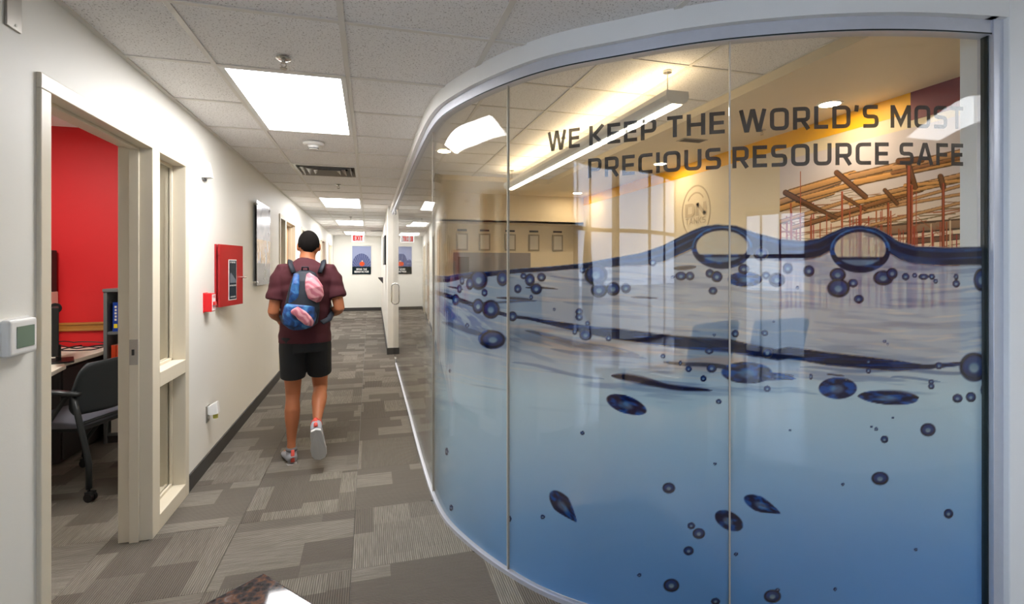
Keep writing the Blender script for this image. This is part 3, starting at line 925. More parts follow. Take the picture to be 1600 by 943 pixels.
def grid_print(name, P, colr, alpha, m, parent, keep=None):
    """P (nu,nv,3) grid of points -> one mesh with a per-vertex print"""
    nu, nv = P.shape[:2]
    idx = np.arange(nu*nv).reshape(nu, nv)
    q = np.stack([idx[:-1, :-1], idx[1:, :-1], idx[1:, 1:], idx[:-1, 1:]], -1).reshape(-1, 4)
    a = alpha.reshape(-1)
    if keep is None: keepq = a[q].max(1) > .004
    else: keepq = np.ones(len(q), bool)
    q = q[keepq]
    used = np.zeros(nu*nv, bool); used[q.ravel()] = True
    remap = -np.ones(nu*nv, np.int64); remap[used] = np.arange(used.sum())
    V = P.reshape(-1, 3)[used].astype(np.float32); q = remap[q].astype(np.int32)
    lc_ = np.clip(colr.reshape(-1, 3)[used]/255., 0, 1); lc_ = np.where(lc_ <= .04045, lc_/12.92, ((lc_+.055)/1.055)**2.4)
    me = bpy.data.meshes.new(name)
    me.vertices.add(len(V)); me.vertices.foreach_set('co', V.ravel())
    me.loops.add(q.size); me.loops.foreach_set('vertex_index', q.ravel())
    me.polygons.add(len(q)); me.polygons.foreach_set('loop_start', np.arange(0, q.size, 4, dtype=np.int32))
    try: me.polygons.foreach_set('loop_total', np.full(len(q), 4, np.int32))
    except Exception: pass
    me.update(calc_edges=True)
    at = me.color_attributes.new('print', 'FLOAT_COLOR', 'POINT')
    at.data.foreach_set('color', np.concatenate([lc_, a[used][:, None]], 1).astype(np.float32).ravel())
    me.polygons.foreach_set('use_smooth', np.ones(len(q), bool))
    me.materials.append(m); me.validate()
    o = bpy.data.objects.new(name, me); C.objects.link(o)
    if parent is not None: o.parent = parent
    return o
M['film'] = attr_mat('printed_film', translucent=.28)
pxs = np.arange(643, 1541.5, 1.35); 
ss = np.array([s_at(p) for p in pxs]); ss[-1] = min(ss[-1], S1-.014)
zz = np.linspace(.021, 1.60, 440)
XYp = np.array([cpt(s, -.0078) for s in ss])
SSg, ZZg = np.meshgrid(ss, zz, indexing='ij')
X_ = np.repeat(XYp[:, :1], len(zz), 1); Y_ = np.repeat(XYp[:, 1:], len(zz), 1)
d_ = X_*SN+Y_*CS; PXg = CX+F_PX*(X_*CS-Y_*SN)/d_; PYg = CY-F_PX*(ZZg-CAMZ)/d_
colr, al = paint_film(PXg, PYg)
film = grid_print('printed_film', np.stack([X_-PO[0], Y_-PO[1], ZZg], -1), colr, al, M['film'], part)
film['label'] = 'translucent blue print of rolling water and air bubbles'

# ------------------------------------------------------------------ slogan in cut vinyl
M['vinyl'] = mat('charcoal_vinyl', rgb(36, 28, 26), .6)
_nt = M['vinyl'].node_tree; _p = _nt.nodes['Principled BSDF']; _p.inputs['Alpha'].default_value = .93
sl = empty('slogan', (0, 0, 0)); sl.parent = part; sl.location = (0, 0, 0); sl['label'] = 'dark cut lettering reading WE KEEP THE WORLD\'S MOST PRECIOUS RESOURCE SAFE'
words = [("WE", 855, 905, 1), ("KEEP", 920, 1025, 1), ("THE", 1042, 1133, 1), ("WORLD'S", 1156, 1375, 1), ("MOST", 1394, 1508, 1),
         ("PRECIOUS", 918, 1127, 2), ("RESOURCE", 1145, 1391, 2), ("SAFE", 1408, 1508, 2)]
for t, xa, xb, ln in words:
    sa, sb = s_at(xa), s_at(xb)
    z0, h_ = ((CAMZ+.499, .082) if ln == 1 else (CAMZ+.366, .080))
    tw = word_width(t, .17); k = (sb-sa)/tw; x = 0
    for ch in t:
        mb = MB()
        wd = glyph_mesh(ch, lambda u, v, x=x: (*[a_-b_ for a_, b_ in zip(cpt(sa+(x+u)*k, -.0072), PO[:2])], z0+v*h_), mb, .088)
        mb.build('letter', M['vinyl'], sl)
        x += wd+.17

# ------------------------------------------------------------------ glass door at the end of the run
gd = empty('glass_door', (.375, 7.62, 0), 'frameless glass door with a steel loop pull at the far end of the glass wall', 'door')
MB().box((-.006, 0, .012), (.006, .80, GT-.01)).build('glass_panel', M['glass'], gd)
hp = MB()
for sx in (-1, 1):
    pts = [(sx*.008, .09, .86), (sx*.045, .09, .875), (sx*.06, .09, .90), (sx*.06, .09, 1.13), (sx*.045, .09, 1.155), (sx*.008, .09, 1.17)]
    hp.tube(pts, .0095, 10)
smooth_by_angle(hp.build('pull_handle', M['steel'], gd), .8)
MB().box((-.018, .0, GT-.07), (.018, .16, GT+.002)).build('patch_fitting', M['steel'], gd, bevel=.003)
MB().box((-.018, .0, .006), (.018, .16, .075)).build('patch_fitting', M['steel'], gd, bevel=.003)
MB().box((-.022, -.01, GT+.002), (.022, .83, RB+.004)).build('top_rail', M['alu'], gd)
# ------------------------------------------------------------------ hall lights and ceiling devices
M['panel'] = emit('troffer_panel', (1.0, .985, .99), TROFFER)
def troffer(c, r, z, label, x0=None, y0=None, m=None, group=None):
    x = XA+c*PT if x0 is None else x0; y = Y0+r*PT if y0 is None else y0
    t = empty('ceiling_light', (x+.305, y+.61, z), label, 'ceiling light', group)
    fr = MB().box((-.296, -.600, -.002), (-.268, .600, .02)).box((.268, -.600, -.002), (.296, .600, .02)).box((-.268, -.600, -.002), (.268, -.578, .02)).box((-.268, .578, -.002), (.268, .600, .02))
    fr.build('frame', M['white'], t)
    MB().box((-.268, -.578, .002), (.268, .578, .010)).build('diffuser', m or M['panel'], t)
    MB().box((-.296, -.600, .02), (.296, .600, .06)).build('housing', M['white'], t)
    return t
troffer(0, 1, HC, 'large bright ceiling light panel nearest the viewer, above the first doorway')
troffer(0, 9, HC, 'ceiling light panel just beyond the ceiling air vent, second from the viewer')
troffer(0, 15, HC, 'third ceiling light panel down the hallway')
troffer(0, 21, HC, 'farthest ceiling light panel, just before the exit sign')
troffer(6, -5, HC, 'ceiling light panel behind the viewpoint near the right wall of the foyer', m=emit('dimmed_panel', (.95, .97, 1.0), 5.5))
# supply diffuser
vx, vy = XA+.305, Y0+5.5*PT
vt = empty('ceiling_vent', (vx, vy, HC), 'square metal air diffuser in the hallway ceiling', 'vent')
M['vent'] = mat('satin_metal', rgb(170, 166, 158), .35, metal=.8)
fr = MB()
def frustum(mb, a, b, za, zb, t=.004):
    for k in range(4):
        q = [Matrix.Rotation(k*pi/2, 4, 'Z') @ Vector(v) for v in ((-a, -a, za), (a, -a, za), (b, -b, zb), (-b, -b, zb))]
        q2 = [v+Vector((0, 0, t)) for v in q]
        mb.add([tuple(v) for v in q+q2], [(0,1,2,3),(7,6,5,4),(0,4,5,1),(1,5,6,2),(2,6,7,3),(3,7,4,0)])
frustum(fr, .298, .27, .0, -.004); fr.build('frame', M['white'], vt)
for a, b2, za, zb in ((.27, .235, -.004, .05), (.235, .19, -.012, .04), (.18, .13, -.014, .035), (.125, .07, -.016, .03)):
    k = MB(); frustum(k, a, b2, za, zb); k.build('louvre', M['vent'], vt)
MB().box((-.28, -.28, .07), (.28, .28, .075)).box((-.28, -.28, .0), (-.275, .28, .07)).box((.275, -.28, .0), (.28, .28, .07)).box((-.28, .275, .0), (.28, .28, .07)).box((-.28, -.28, .0), (.28, -.275, .07)).build('plenum', M['black'], vt)
MB().box((-.065, -.065, .02), (.065, .065, .024)).build('centre_plate', M['vent'], vt)
v2 = empty('ceiling_vent', (.22, 14.3, HC), 'slim dark return grille in the ceiling near the far end', 'vent')
MB().box((-.2, -.07, -.008), (.2, .07, 0)).build('frame', M['vent'], v2, bevel=.002)
for k in range(4): MB().box((-.18, -.05+k*.028, -.010), (.18, -.036+k*.028, -.006)).build('slat', M['dark'], v2)
# smoke detector
sd = empty('smoke_detector', (-.42, 4.25, HC-.002), 'round white smoke detector on the hallway ceiling', 'smoke detector')
smooth_by_angle(MB().lathe([(.0, 0), (.078, 0), (.078, -.012), (.066, -.022), (.0, -.022)], seg=32).build('base_plate', M['white'], sd), .5)
smooth_by_angle(MB().lathe([(.0, -.022), (.046, -.022), (.036, -.038), (.034, -.050), (.0, -.052)], seg=28).build('sensor_head', M['white'], sd), .5)
MB().ring((0, 0), .033, .0365, -.046, -.040).build('sensor_slot', M['black'], sd)
# sprinklers
def sprinkler(x, y, z, label, chrome=True, s=1.0, group=None):
    t = empty('sprinkler', (x, y, z-.002), label, 'sprinkler', group)
    smooth_by_angle(MB().lathe([(.0, 0), (.033*s, 0), (.034*s, -.004), (.024*s, -.010), (.010, -.012), (0, -.012)], seg=24).build('escutcheon', M['steel'], t), .6)
    smooth_by_angle(MB().lathe([(.0, -.012), (.008, -.012), (.009, -.024), (.0, -.024)], seg=12).build('body', M['steel'], t), .6)
    MB().tube([(-.009, 0, -.022), (-.012, 0, -.034), (0, 0, -.045)], .0025, 6).tube([(.009, 0, -.022), (.012, 0, -.034), (0, 0, -.045)], .0025, 6).build('frame_arms', M['steel'], t)
    MB().cyl((0, 0), .016, -.050, -.045, 16).build('deflector', M['steel'], t)
p = at_depth(443, CY, 2.36); sprinkler(p.x, p.y, HC, 'chrome fire sprinkler just before the nearest light panel')
p = at_depth(529, CY, 6.0); sprinkler(p.x, p.y, HC, 'small fire sprinkler between the air vent and the second light panel')
p = at_depth(548, CY, 9.9); sprinkler(p.x, p.y, HC, 'far fire sprinkler between the second and third light panels')

# ------------------------------------------------------------------ door / sidelight frames in the left wall
FT = OH-.0
def frame_unit(name, label, Y0f, Y1f, door, side, leaf=None, rails=True, detail=True, nw=1):
    """door, side: (y0,y1) clear openings inside the frame"""
    t = empty(name, (XW, Y0f, 0)); t['kind'] = 'structure'
    if label: t['label'] = label
    xa, xb = -.142, .014
    order = sorted([door, side])
    g = MB()
    edges = [Y0f, *order[0], *order[1], Y1f]
    solids = [(edges[0], edges[1]), (edges[2], edges[3]), (edges[4], edges[5])]
    z1 = 2.034
    for a, b3 in solids:
        pass
    # jambs with a stop
    for i, (a, b3) in enumerate(solids):
        mb = MB().box((xa, a-Y0f, 0), (xb, b3-Y0f, z1))
        mb.build(['door_jamb', 'mullion', 'window_jamb'][i] if door[0] < side[0] else ['window_jamb', 'mullion', 'door_jamb'][i], M['frame'], t, bevel=.003)
    MB().box((xa, 0, z1), (xb, Y1f-Y0f, OH+.004)).build('frame_head', M['frame'], t, bevel=.003)
    dy0, dy1 = door[0]-Y0f, door[1]-Y0f
    sp = MB().box((-.088, dy0, 0), (-.045, dy0+.014, z1)).box((-.088, dy1-.014, 0), (-.045, dy1, z1)).box((-.088, dy0, z1-.014), (-.045, dy1, z1))
    sp.build('door_stop', M['frame'], t, bevel=.002)
    sy0, sy1 = side[0]-Y0f, side[1]-Y0f
    MB().box((xa, sy0, 0), (xb, sy1, .085)).build('sill_rail', M['frame'], t, bevel=.003)
    if rails: MB().box((xa, sy0, .77), (xb, sy1, .85)).build('middle_rail', M['frame'], t, bevel=.003)
    panes = [(.085, .77), (.85, z1)] if rails else [(.085, z1)]
    for za, zb in panes:
        s_ = MB()
        for x0_, x1_ in ((-.092, -.078), (-.070, -.056)):
            s_.box((x0_, sy0, za), (x1_, sy0+.016, zb)).box((x0_, sy1-.016, za), (x1_, sy1, zb)).box((x0_, sy0, za), (x1_, sy1, za+.016)).box((x0_, sy0, zb-.016), (x1_, sy1, zb))
        s_.build('glazing_stop', M['frame'], t, bevel=.0015)
        MB().box((-.077, sy0+.002, za+.002), (-.071, sy1-.002, zb-.002)).build('pane', M['pane'], t)
    if leaf:
        lf = MB().box((-.132, dy0+.016, .01), (-.09, dy1-.016, z1-.016)).build('door_leaf', leaf, t, bevel=.002)
        h = MB().cyl((0, 0), .026, -.004, .006, 16, M=Matrix.Translation((-.086, dy0+.08, .98)) @ Matrix.Rotation(pi/2, 4, 'Y')).tube([(-.086, dy0+.08, .98), (-.045, dy0+.08, .98), (-.04, dy0+.10, .98), (-.04, dy0+.19, .98)], .008, 8)
        hh = h.build('door_handle', M['steel'], lf); hh.parent = lf
    return t
M['tan'] = mat('tan_wood_door', rgb(190, 148, 108), .45, var=.08, vscale=3)
M['brown'] = mat('dark_brown_door', rgb(62, 44, 34), .45, var=.1, vscale=3)
M['dkred'] = mat('red_door', rgb(176, 34, 34), .45, var=.05)
f1 = frame_unit('door_1', 'cream door frame with glazed sidelight opening onto the red-walled office', 2.12, 3.61, (2.18, 3.055), (3.15, 3.55))
sp_ = MB().box((-.084, 3.048-2.12, .915), (-.046, 3.056-2.12, 1.045)).build('strike_plate', M['vent'], f1, bevel=.001)
sp_.location = (0, -.0085-.004, 0)
kh = MB().box((-.072, 3.0395-2.12-.004, .965), (-.060, 3.0405-2.12-.004, .995)).build('latch_hole', M['black'], sp_); kh.location = (0, .0125, 0)
kh.location = (0, .008, 0)
frame_unit('door_2', 'cream frame with sidelight and tan wood door, left of the walking man', 6.98, 8.42, (7.50, 8.36), (7.04, 7.40), M['tan'], rails=False)
frame_unit('door_3', 'cream frame with a dark brown door behind the walking man\'s head', 9.15, 10.6, (9.68, 10.54), (9.21, 9.58), M['brown'], rails=False)
frame_unit('door_4', 'cream frame with a red door, to the right of the walking man\'s head', 12.4, 13.85, (12.93, 13.79), (12.46, 12.83), M['dkred'], rails=False)
frame_unit('door_5', 'last cream door frame on the left before the end wall', 15.0, 16.2, (15.36, 16.14), (15.06, 15.26), M['frame'], rails=False)

# ------------------------------------------------------------------ devices on the left wall
def wbox(mb, y0, y1, z0, z1, x0, x1): return mb.box((x0, y0, z0), (x1, y1, z1))
th = empty('thermostat', (XW, 2.005, 1.195), 'white wall thermostat with a grey-green display, left of the first doorway', 'thermostat')
MB().box((0, -.072, -.058), (.030, .066, .058)).build('housing', M['white'], th, bevel=.010, segs=3)
M['lcd'] = mat('lcd_grey_green', rgb(120, 140, 122), .25)
MB().box((.0295, -.040, -.034), (.0315, .046, .034)).build('display', M['lcd'], th)
MB().box((-.0, -.074, -.062), (.004, .068, .062)).build('wall_plate', M['white'], th)
d0 = 1.60
zt = lambda px, py, X=XW: CAMZ-(py-CY)*(X*SN+wallY(px, X)*CS)/F_PX
sw = empty('wall_plate', (XW, 1.995, 2.235), 'small pale metal cover plate high on the left wall near the ceiling', 'cover plate')
MB().box((0, -.036, -.058), (.008, .036, .058)).build('plate', M['vent'], sw, bevel=.002)
for z in (-.044, .044):
    MB().cyl((0, 0), .004, .007, .010, 10, M=Matrix.Translation((0, .005, z)) @ Matrix.Rotation(pi/2, 4, 'Y')).build('screw', M['steel'], sw)
sb = empty('sounder', (XW, 3.94, 2.085), 'small white wedge-shaped sensor box high on the wall above the fire alarm', 'sensor')
MB().add([(0, -.045, -.06), (0, .045, -.06), (0, .045, .06), (0, -.045, .06), (.055, -.035, -.055), (.055, .035, -.055), (.035, .035, .055), (.035, -.035, .055)],
         [(0,1,2,3),(7,6,5,4),(0,4,5,1),(1,5,6,2),(2,6,7,3),(3,7,4,0)]).build('housing', M['white'], sb, bevel=.003)
MB().box((.0, -.036, -.074), (.012, .036, -.058)).build('bracket', M['grey'], sb)
# fire alarm pull station
M['alarm'] = mat('alarm_red', rgb(222, 16, 26), .35, spec=.5)
fa = empty('fire_alarm', (XW, 3.98, 1.17), 'small red fire alarm pull station with white writing beside the red cabinet', 'fire alarm')
MB().box((0, -.042, -.064), (.052, .042, .064)).build('housing', M['alarm'], fa, bevel=.004)
mb = MB().box((.052, -.034, -.055), (.056, .034, .055)); mb.build('face_plate', M['white'], fa)
text_letters('FIRE', (.0565, -.030, .030), (0, 1, 0), (0, 0, 1), .018, 'letter', M['alarm'], fa, width=.06)
text_letters('PULL', (.0565, -.030, -.045), (0, 1, 0), (0, 0, 1), .018, 'letter', M['alarm'], fa, width=.06)
MB().box((.056, -.028, -.020), (.066, .028, .006)).build('pull_handle', M['alarm'], fa, bevel=.002)
MB().box((0, -.046, -.068), (.004, .046, .068)).build('back_plate', M['alarm'], fa)
# extinguisher cabinet, door standing slightly open
M['cab'] = mat('cabinet_red', rgb(168, 24, 28), .45, var=.04, bump=.05)
M['navy'] = mat('navy_label', rgb(28, 44, 58), .3)
fc = empty('extinguisher_cabinet', (XW, 4.20, 1.118), 'tall red fire extinguisher cabinet with a navy label on its door', 'cabinet')
MB().box((0, .0, 0), (.012, .39, .467)).box((.0, .02, .02), (.035, .37, .447)).build('cabinet_box', M['cab'], fc, bevel=.002)
ang = math.atan2(.072, .37)
R = Matrix.Rotation(-ang, 4, 'Z')
door = MB().box((.0, 0, 0), (.014, .385, .467), R).build('door', M['cab'], fc, bevel=.002); door.location = (.022, 0, 0)
MB().box((.014, .135, .042), (.017, .265, .355), R).build('label_panel', M['white'], door, bevel=.001)
MB().box((.017, .142, .049), (.0185, .258, .348), R).build('label_face', M['navy'], door)
tm = MB()
def onR(x, y, z): return R @ Vector((x, y, z))
uy = R @ Vector((0, 1, 0)); uy.z = 0
text_letters('FIRE', onR(.019, .155, .328), uy, (0, 0, 1), .012, 'letter', M['white'], door, width=.085)
text_letters('EXTINGUISHER', onR(.019, .150, .150), uy, (0, 0, 1), .010, 'letter', M['white'], door, width=.10)
text_letters('INSIDE', onR(.019, .160, .062), uy, (0, 0, 1), .010, 'letter', M['white'], door, width=.08)
M['greyprint'] = mat('grey_print', rgb(110, 118, 130), .4)
k = MB().add([tuple(onR(.0192, .150, .175)), tuple(onR(.0192, .250, .175)), tuple(onR(.0192, .250, .195)), tuple(onR(.0192, .165, .255)), tuple(onR(.0192, .150, .245))], [(0, 1, 2, 3, 4)])
k.build('label_print', M['greyprint'], door)
MB().tube([onR(.012, .365, .215), onR(.035, .365, .215), onR(.04, .385, .215)], .007, 8).build('latch', M['steel'], door)
for z in (.07, .39): MB().cyl((.028, -.004), .006, z, z+.045, 10).build('hinge', M['cab'], fc)

# print panels (metal prints on stand-offs)
def print_panel(name, label, loc, nrmx, w, h, paint, n=(48, 60), cat='picture', standoff=.03):
    t = empty(name, loc, label, cat)
    return t
def picture_paint(u, v):
    col = np.zeros(u.shape+(3,)); 
    sky = np.array([188, 190, 200.]); col[:] = sky
    k = sst(.45, .7, vnoise(u*4, v*7, 81, 3)); col = col*(1-.5*k[..., None])+np.array([120, 124, 150.])*.5*k[..., None]
    g = ((v < .55) & (v > .26)); k = g*sst(.35, .6, vnoise(u*9+3, v*6+u*4, 82, 3)); col = col*(1-k[..., None]*.8)+np.array([196, 150, 84.])*k[..., None]*.8
    col[v <= .26] = np.array([108, 106, 112.])
    return col
M['print'] = attr_mat('matt_print', translucent=0, alpha=False)
def gloss_print():
    m = mat('glossy_print', (.5, .5, .5), .18, spec=.6)
    a = m.node_tree.nodes.new('ShaderNodeAttribute'); a.attribute_name = 'print'
    m.node_tree.links.new(a.outputs['Color'], m.node_tree.nodes['Principled BSDF'].inputs['Base Color'])
    m.node_tree.nodes['Principled BSDF'].inputs['Metallic'].default_value = .35
    return m
M['gprint'] = gloss_print()
def print_grid(o, ux, uz, w, h, paint, name, m, parent, n=(50, 60)):
    u = np.linspace(0, 1, n[0]); v = np.linspace(0, 1, n[1]); U, V = np.meshgrid(u, v, indexing='ij')
    P = np.array(o)[None, None]+U[..., None]*w*np.array(ux)+V[..., None]*h*np.array(uz)
    return grid_print(name, P, paint(U, V), np.ones(U.shape), m, parent, keep=True)
pc = empty('wall_picture', (XW, 5.48, 1.23), 'tall glossy metal picture on stand-offs on the left wall past the red cabinet', 'picture')
MB().box((.030, 0, 0), (.036, .70, .84)).build('panel', M['black'], pc, bevel=.001)
print_grid((.0365, .0, 0), (0, 1, 0), (0, 0, 1), .70, .84, picture_paint, 'print', M['gprint'], pc)
for y in (.035, .665):
    for z in (.035, .805):
        MB().cyl((0, 0), .011, 0, .042, 12, M=Matrix.Translation((0, y, z)) @ Matrix.Rotation(pi/2, 4, 'Y')).build('standoff', M['steel'], pc)
tm = MB(); tm.ring((0, 0), .045, .056, 0, .0005)
tm.v[-112:] = [(.037+z*.2, .42+x, .10+y) for x, y, z in tm.v[-112:]]
tm.build('round_mark', M['white'], pc)
text_letters('I', (.037, .40, .19), (0, 1, 0), (0, 0, 1), .10, 'letter', M['white'], pc, width=.035)
# outlet with a plug-in device
ol = empty('wall_outlet', (XW, 4.03, .385), 'metal electrical outlet cover low on the left wall', 'outlet')
MB().box((0, -.036, -.058), (.006, .036, .058)).build('cover_plate', M['vent'], ol, bevel=.002)
MB().cyl((0, 0), .016, .005, .009, 16, M=Matrix.Translation((0, 0, -.022)) @ Matrix.Rotation(pi/2, 4, 'Y')).build('socket', M['white'], ol)
pl = empty('plug_in_freshener', (XW, 4.03, .385), 'white plug-in air freshener with a small amber bottle in the low outlet', 'air freshener')
MB().add([(.006, -.022, -.005), (.006, .022, -.005), (.006, .022, .05), (.006, -.022, .05), (.075, -.030, .0), (.075, .030, .0), (.065, .024, .085), (.065, -.024, .085), (.03, -.028, -.01), (.03, .028, -.01)],
         [(0, 1, 2, 3), (4, 7, 6, 5), (3, 2, 6, 7), (0, 3, 7, 4, 8), (1, 9, 5, 6, 2), (0, 8, 9, 1), (8, 4, 5, 9)]).build('housing', M['white'], pl, bevel=.004)
M['amber'] = mat('amber_oil', rgb(190, 186, 90), .1)
MB().cyl((.052, 0), .016, -.035, .0, 16).build('bottle', M['amber'], pl)

# ------------------------------------------------------------------ end wall: exit sign and poster
M['exit'] = emit('exit_face', (1.0, .93, .90), .42)
M['exitred'] = emit('exit_letters', (1.0, .01, .01), .5)
ex = empty('exit_sign', (-.33, 15.6, HC), 'white exit sign with red letters hanging from the far ceiling', 'exit sign')
MB().box((-.03, -.02, -.03), (.03, .02, 0)).build('canopy', M['white'], ex)
MB().box((-.17, -.02, -.245), (.17, .02, -.03)).build('housing', M['white'], ex, bevel=.004)
MB().box((-.16, -.022, -.235), (.16, -.020, -.04)).build('face', M['exit'], ex)
text_letters('EXIT', (-.125, -.0235, -.205), (1, 0, 0), (0, 0, 1), .135, 'letter', M['exitred'], ex, width=.26, hw=.13)
def poster_paint(u, v):
    col = np.zeros(u.shape+(3,)); col[:] = np.array([150, 158, 190.])
    arch = ((u-.5)/.52)**2+((v-.28)/.46)**2
    k = (arch < 1) & (v > .27); 
    col[k] = np.array([92, 100, 140.])
    rib = np.abs(np.sin(np.arctan2(v-.1, u-.5)*17)) < .35
    col[k & rib] = np.array([140, 146, 176.])
    rr = (np.abs(np.sqrt(np.clip(arch, 0, 9))*9 % 1-.5) < .12) & k; col[rr] = np.array([66, 76, 118.])
    p = ((u-.52)/.14)**2+((v-.37)/.08)**2 < 1; col[p] = np.array([206, 84, 50.])
    p = ((u-.53)/.035)**2+((v-.47)/.03)**2 < 1; col[p] = np.array([220, 190, 170.])
    col[v < .27] = np.array([28, 38, 44.])
    return col
pa, pb = at_depth(551, 428, 16.6), at_depth(578.5, 385, 16.6)
po = empty('poster', (-.62, FAR, 1.14), 'framed poster of a domed tank interior with a dark caption strip on the end wall', 'poster')
pw, ph = .575, .90
po.location = (pa.x+.0, FAR-.003, pa.z)
MB().box((0, -.02, 0), (pw, 0, ph)).build('panel', M['black'], po, bevel=.002)
print_grid((0, -.021, 0), (1, 0, 0), (0, 0, 1), pw, ph, poster_paint, 'print', M['print'], po, (90, 120))
text_letters('BEING THE', (pw/2, -.0225, .135), (1, 0, 0), (0, 0, 1), .055, 'letter', M['white'], po, width=.32, center=True, hw=.1)
text_letters('BENEFACTOR', (pw/2, -.0225, .055), (1, 0, 0), (0, 0, 1), .055, 'letter', M['white'], po, width=.44, center=True, hw=.1)
# dark picture seen edge-on and a bracket shelf on the right wall
wx = lambda y: .285+(.37-.285)*(y-8.45)/(FAR-8.45)
rp = empty('wall_picture', (wx(10.2), 10.2, 1.45), 'dark framed picture seen edge-on on the right wall of the far hallway', 'picture')
MB().box((-.035, -.45, 0), (-.001, .45, .55)).build('frame', M['black'], rp, bevel=.003)
MB().box((-.037, -.42, .03), (-.034, .42, .52)).build('print', M['navy'], rp)
bs = empty('wall_shelf', (wx(13.5), 13.5, .98), 'small dark wall bracket low on the right wall near the end', 'shelf')
MB().add([(0, -.15, 0), (0, .15, 0), (0, .15, .16), (0, -.15, .16), (-.12, -.15, .14), (-.12, .15, .14), (-.12, .15, .16), (-.12, -.15, .16)],
         [(0, 1, 2, 3), (4, 7, 6, 5), (0, 4, 5, 1), (3, 2, 6, 7), (0, 3, 7, 4), (1, 5, 6, 2)]).build('shelf_body', M['dark'], bs, bevel=.002)

# ------------------------------------------------------------------ granite topped counter in the foreground
def granite():
    m = mat('polished_granite', (.1, .1, .1), .05, spec=.4)
    nt = m.node_tree; p = nt.nodes['Principled BSDF']; tc = nt.nodes.new('ShaderNodeTexCoord')
    v = nt.nodes.new('ShaderNodeTexVoronoi'); v.inputs['Scale'].default_value = 70
    n = nt.nodes.new('ShaderNodeTexNoise'); n.inputs['Scale'].default_value = 28; n.inputs['Detail'].default_value = 6; n.inputs['Roughness'].default_value = .7
    nt.links.new(tc.outputs['Object'], v.inputs['Vector']); nt.links.new(tc.outputs['Object'], n.inputs['Vector'])
    cr = nt.nodes.new('ShaderNodeValToRGB'); e = cr.color_ramp.elements
    e[0].position = .36; e[0].color = (*rgb(34, 30, 32), 1); e[1].position = .72; e[1].color = (*rgb(150, 134, 130), 1)
    x = e.new(.50); x.color = (*rgb(78, 66, 66), 1); x = e.new(.60); x.color = (*rgb(124, 82, 62), 1)
    mx = nt.nodes.new('ShaderNodeMix'); mx.data_type = 'FLOAT'; mx.inputs['Factor'].default_value = .35
    nt.links.new(n.outputs['Fac'], mx.inputs['A']); nt.links.new(v.outputs['Distance'], mx.inputs['B'])
    nt.links.new(mx.outputs['Result'], cr.inputs[0]); nt.links.new(cr.outputs[0], p.inputs['Base Color']); return m
M['granite'] = granite()
M['cherry'] = mat('dark_wood_panel', rgb(70, 40, 28), .35, var=.15, vscale=6)
tip = at_depth(412, 893, 1.117); tip.z = .75
e1 = at_depth(495, 943, .67*F_PX/527)-at_depth(412, 893, 1.117); e1.z = 0; e1.normalize()
e2 = Vector((e1.y, -e1.x, 0)); 
if e2.y > 0: e2 = -e2
ct = empty('counter', (tip.x, tip.y, 0), 'dark granite-topped counter whose corner pokes into the bottom edge of the picture', 'counter')
L1, L2 = 1.15, .62
def quad(a0, a1, b0, b1): return [tuple((e1*a+e2*b)[:2]) for a, b in ((a0, b0), (a1, b0), (a1, b1), (a0, b1))]
MB().prism(quad(0, L1, 0, L2), .722, .75).build('granite_top', M['granite'], ct, bevel=.006, segs=3)
MB().prism(quad(.012, L1-.012, .012, L2-.012), .695, .722).build('edge_moulding', M['granite'], ct, bevel=.004)
MB().prism(quad(.04, L1-.04, .04, L2-.04), .09, .695).build('body', M['cherry'], ct, bevel=.003)
MB().prism(quad(.06, L1-.06, .06, L2-.06), 0, .09).build('plinth', M['base'], ct)
# ------------------------------------------------------------------ office behind the first doorway
M['opanel'] = emit('office_panel', (1.0, .95, .90), OFFICE_L)
troffer(0, 0, OC-.062, 'ceiling light panel inside the red-walled office', x0=-2.75, y0=3.0, m=M['opanel'])
M['fabric'] = mat('grey_seat_fabric', rgb(92, 94, 104), .85, bump=.4, bscale=500)
M['mesh'] = mat('dark_mesh_back', rgb(44, 50, 54), .6, bump=.3, bscale=600)
M['frameblk'] = mat('charcoal_metal', rgb(34, 38, 40), .4)
ch = empty('office_chair', (-1.84, 4.0, 0), 'dark grey nesting office chair on casters seen from behind through the first doorway', 'chair', rz=math.atan2(-(-.95), .31))
# local: faces +Y, back at -Y
def pad(name, m, cx, cy, z, w, d, t, parent):
    n = 10; vs = []; fs = []
    def hgt(u, v): return z + t*(1-.25*(abs(u)**4+abs(v)**4)) - .012*(1-u*u) 
    g = []
    for i in range(n+1):
        for j in range(n+1):
            u = -1+2*i/n; v = -1+2*j/n
            k = 1-.10*(u*u*v*v)
            g.append((cx+u*w/2*k, cy+v*d/2*k, hgt(u, v)))
    b = [(x, y, z) for x, y, _ in g]; vs = g+b; N_ = (n+1)**2
    for i in range(n):
        for j in range(n):
            a = i*(n+1)+j; fs.append((a, a+n+1, a+n+2, a+1)); fs.append((N_+a, N_+a+1, N_+a+n+2, N_+a+n+1))
    for i in range(n):
        for a, b2 in ((i, i+1), (n*(n+1)+i+1, n*(n+1)+i)): fs.append((a, b2, N_+b2, N_+a))
        for a, b2 in (((i+1)*(n+1), i*(n+1)), (i*(n+1)+n, (i+1)*(n+1)+n)): fs.append((a, b2, N_+b2, N_+a))
    o = MB().add(vs, fs).build(name, m, parent, bevel=.008, smooth=True); return o
pad('seat', M['fabric'], 0, .03, .42, .48, .46, .06, ch)
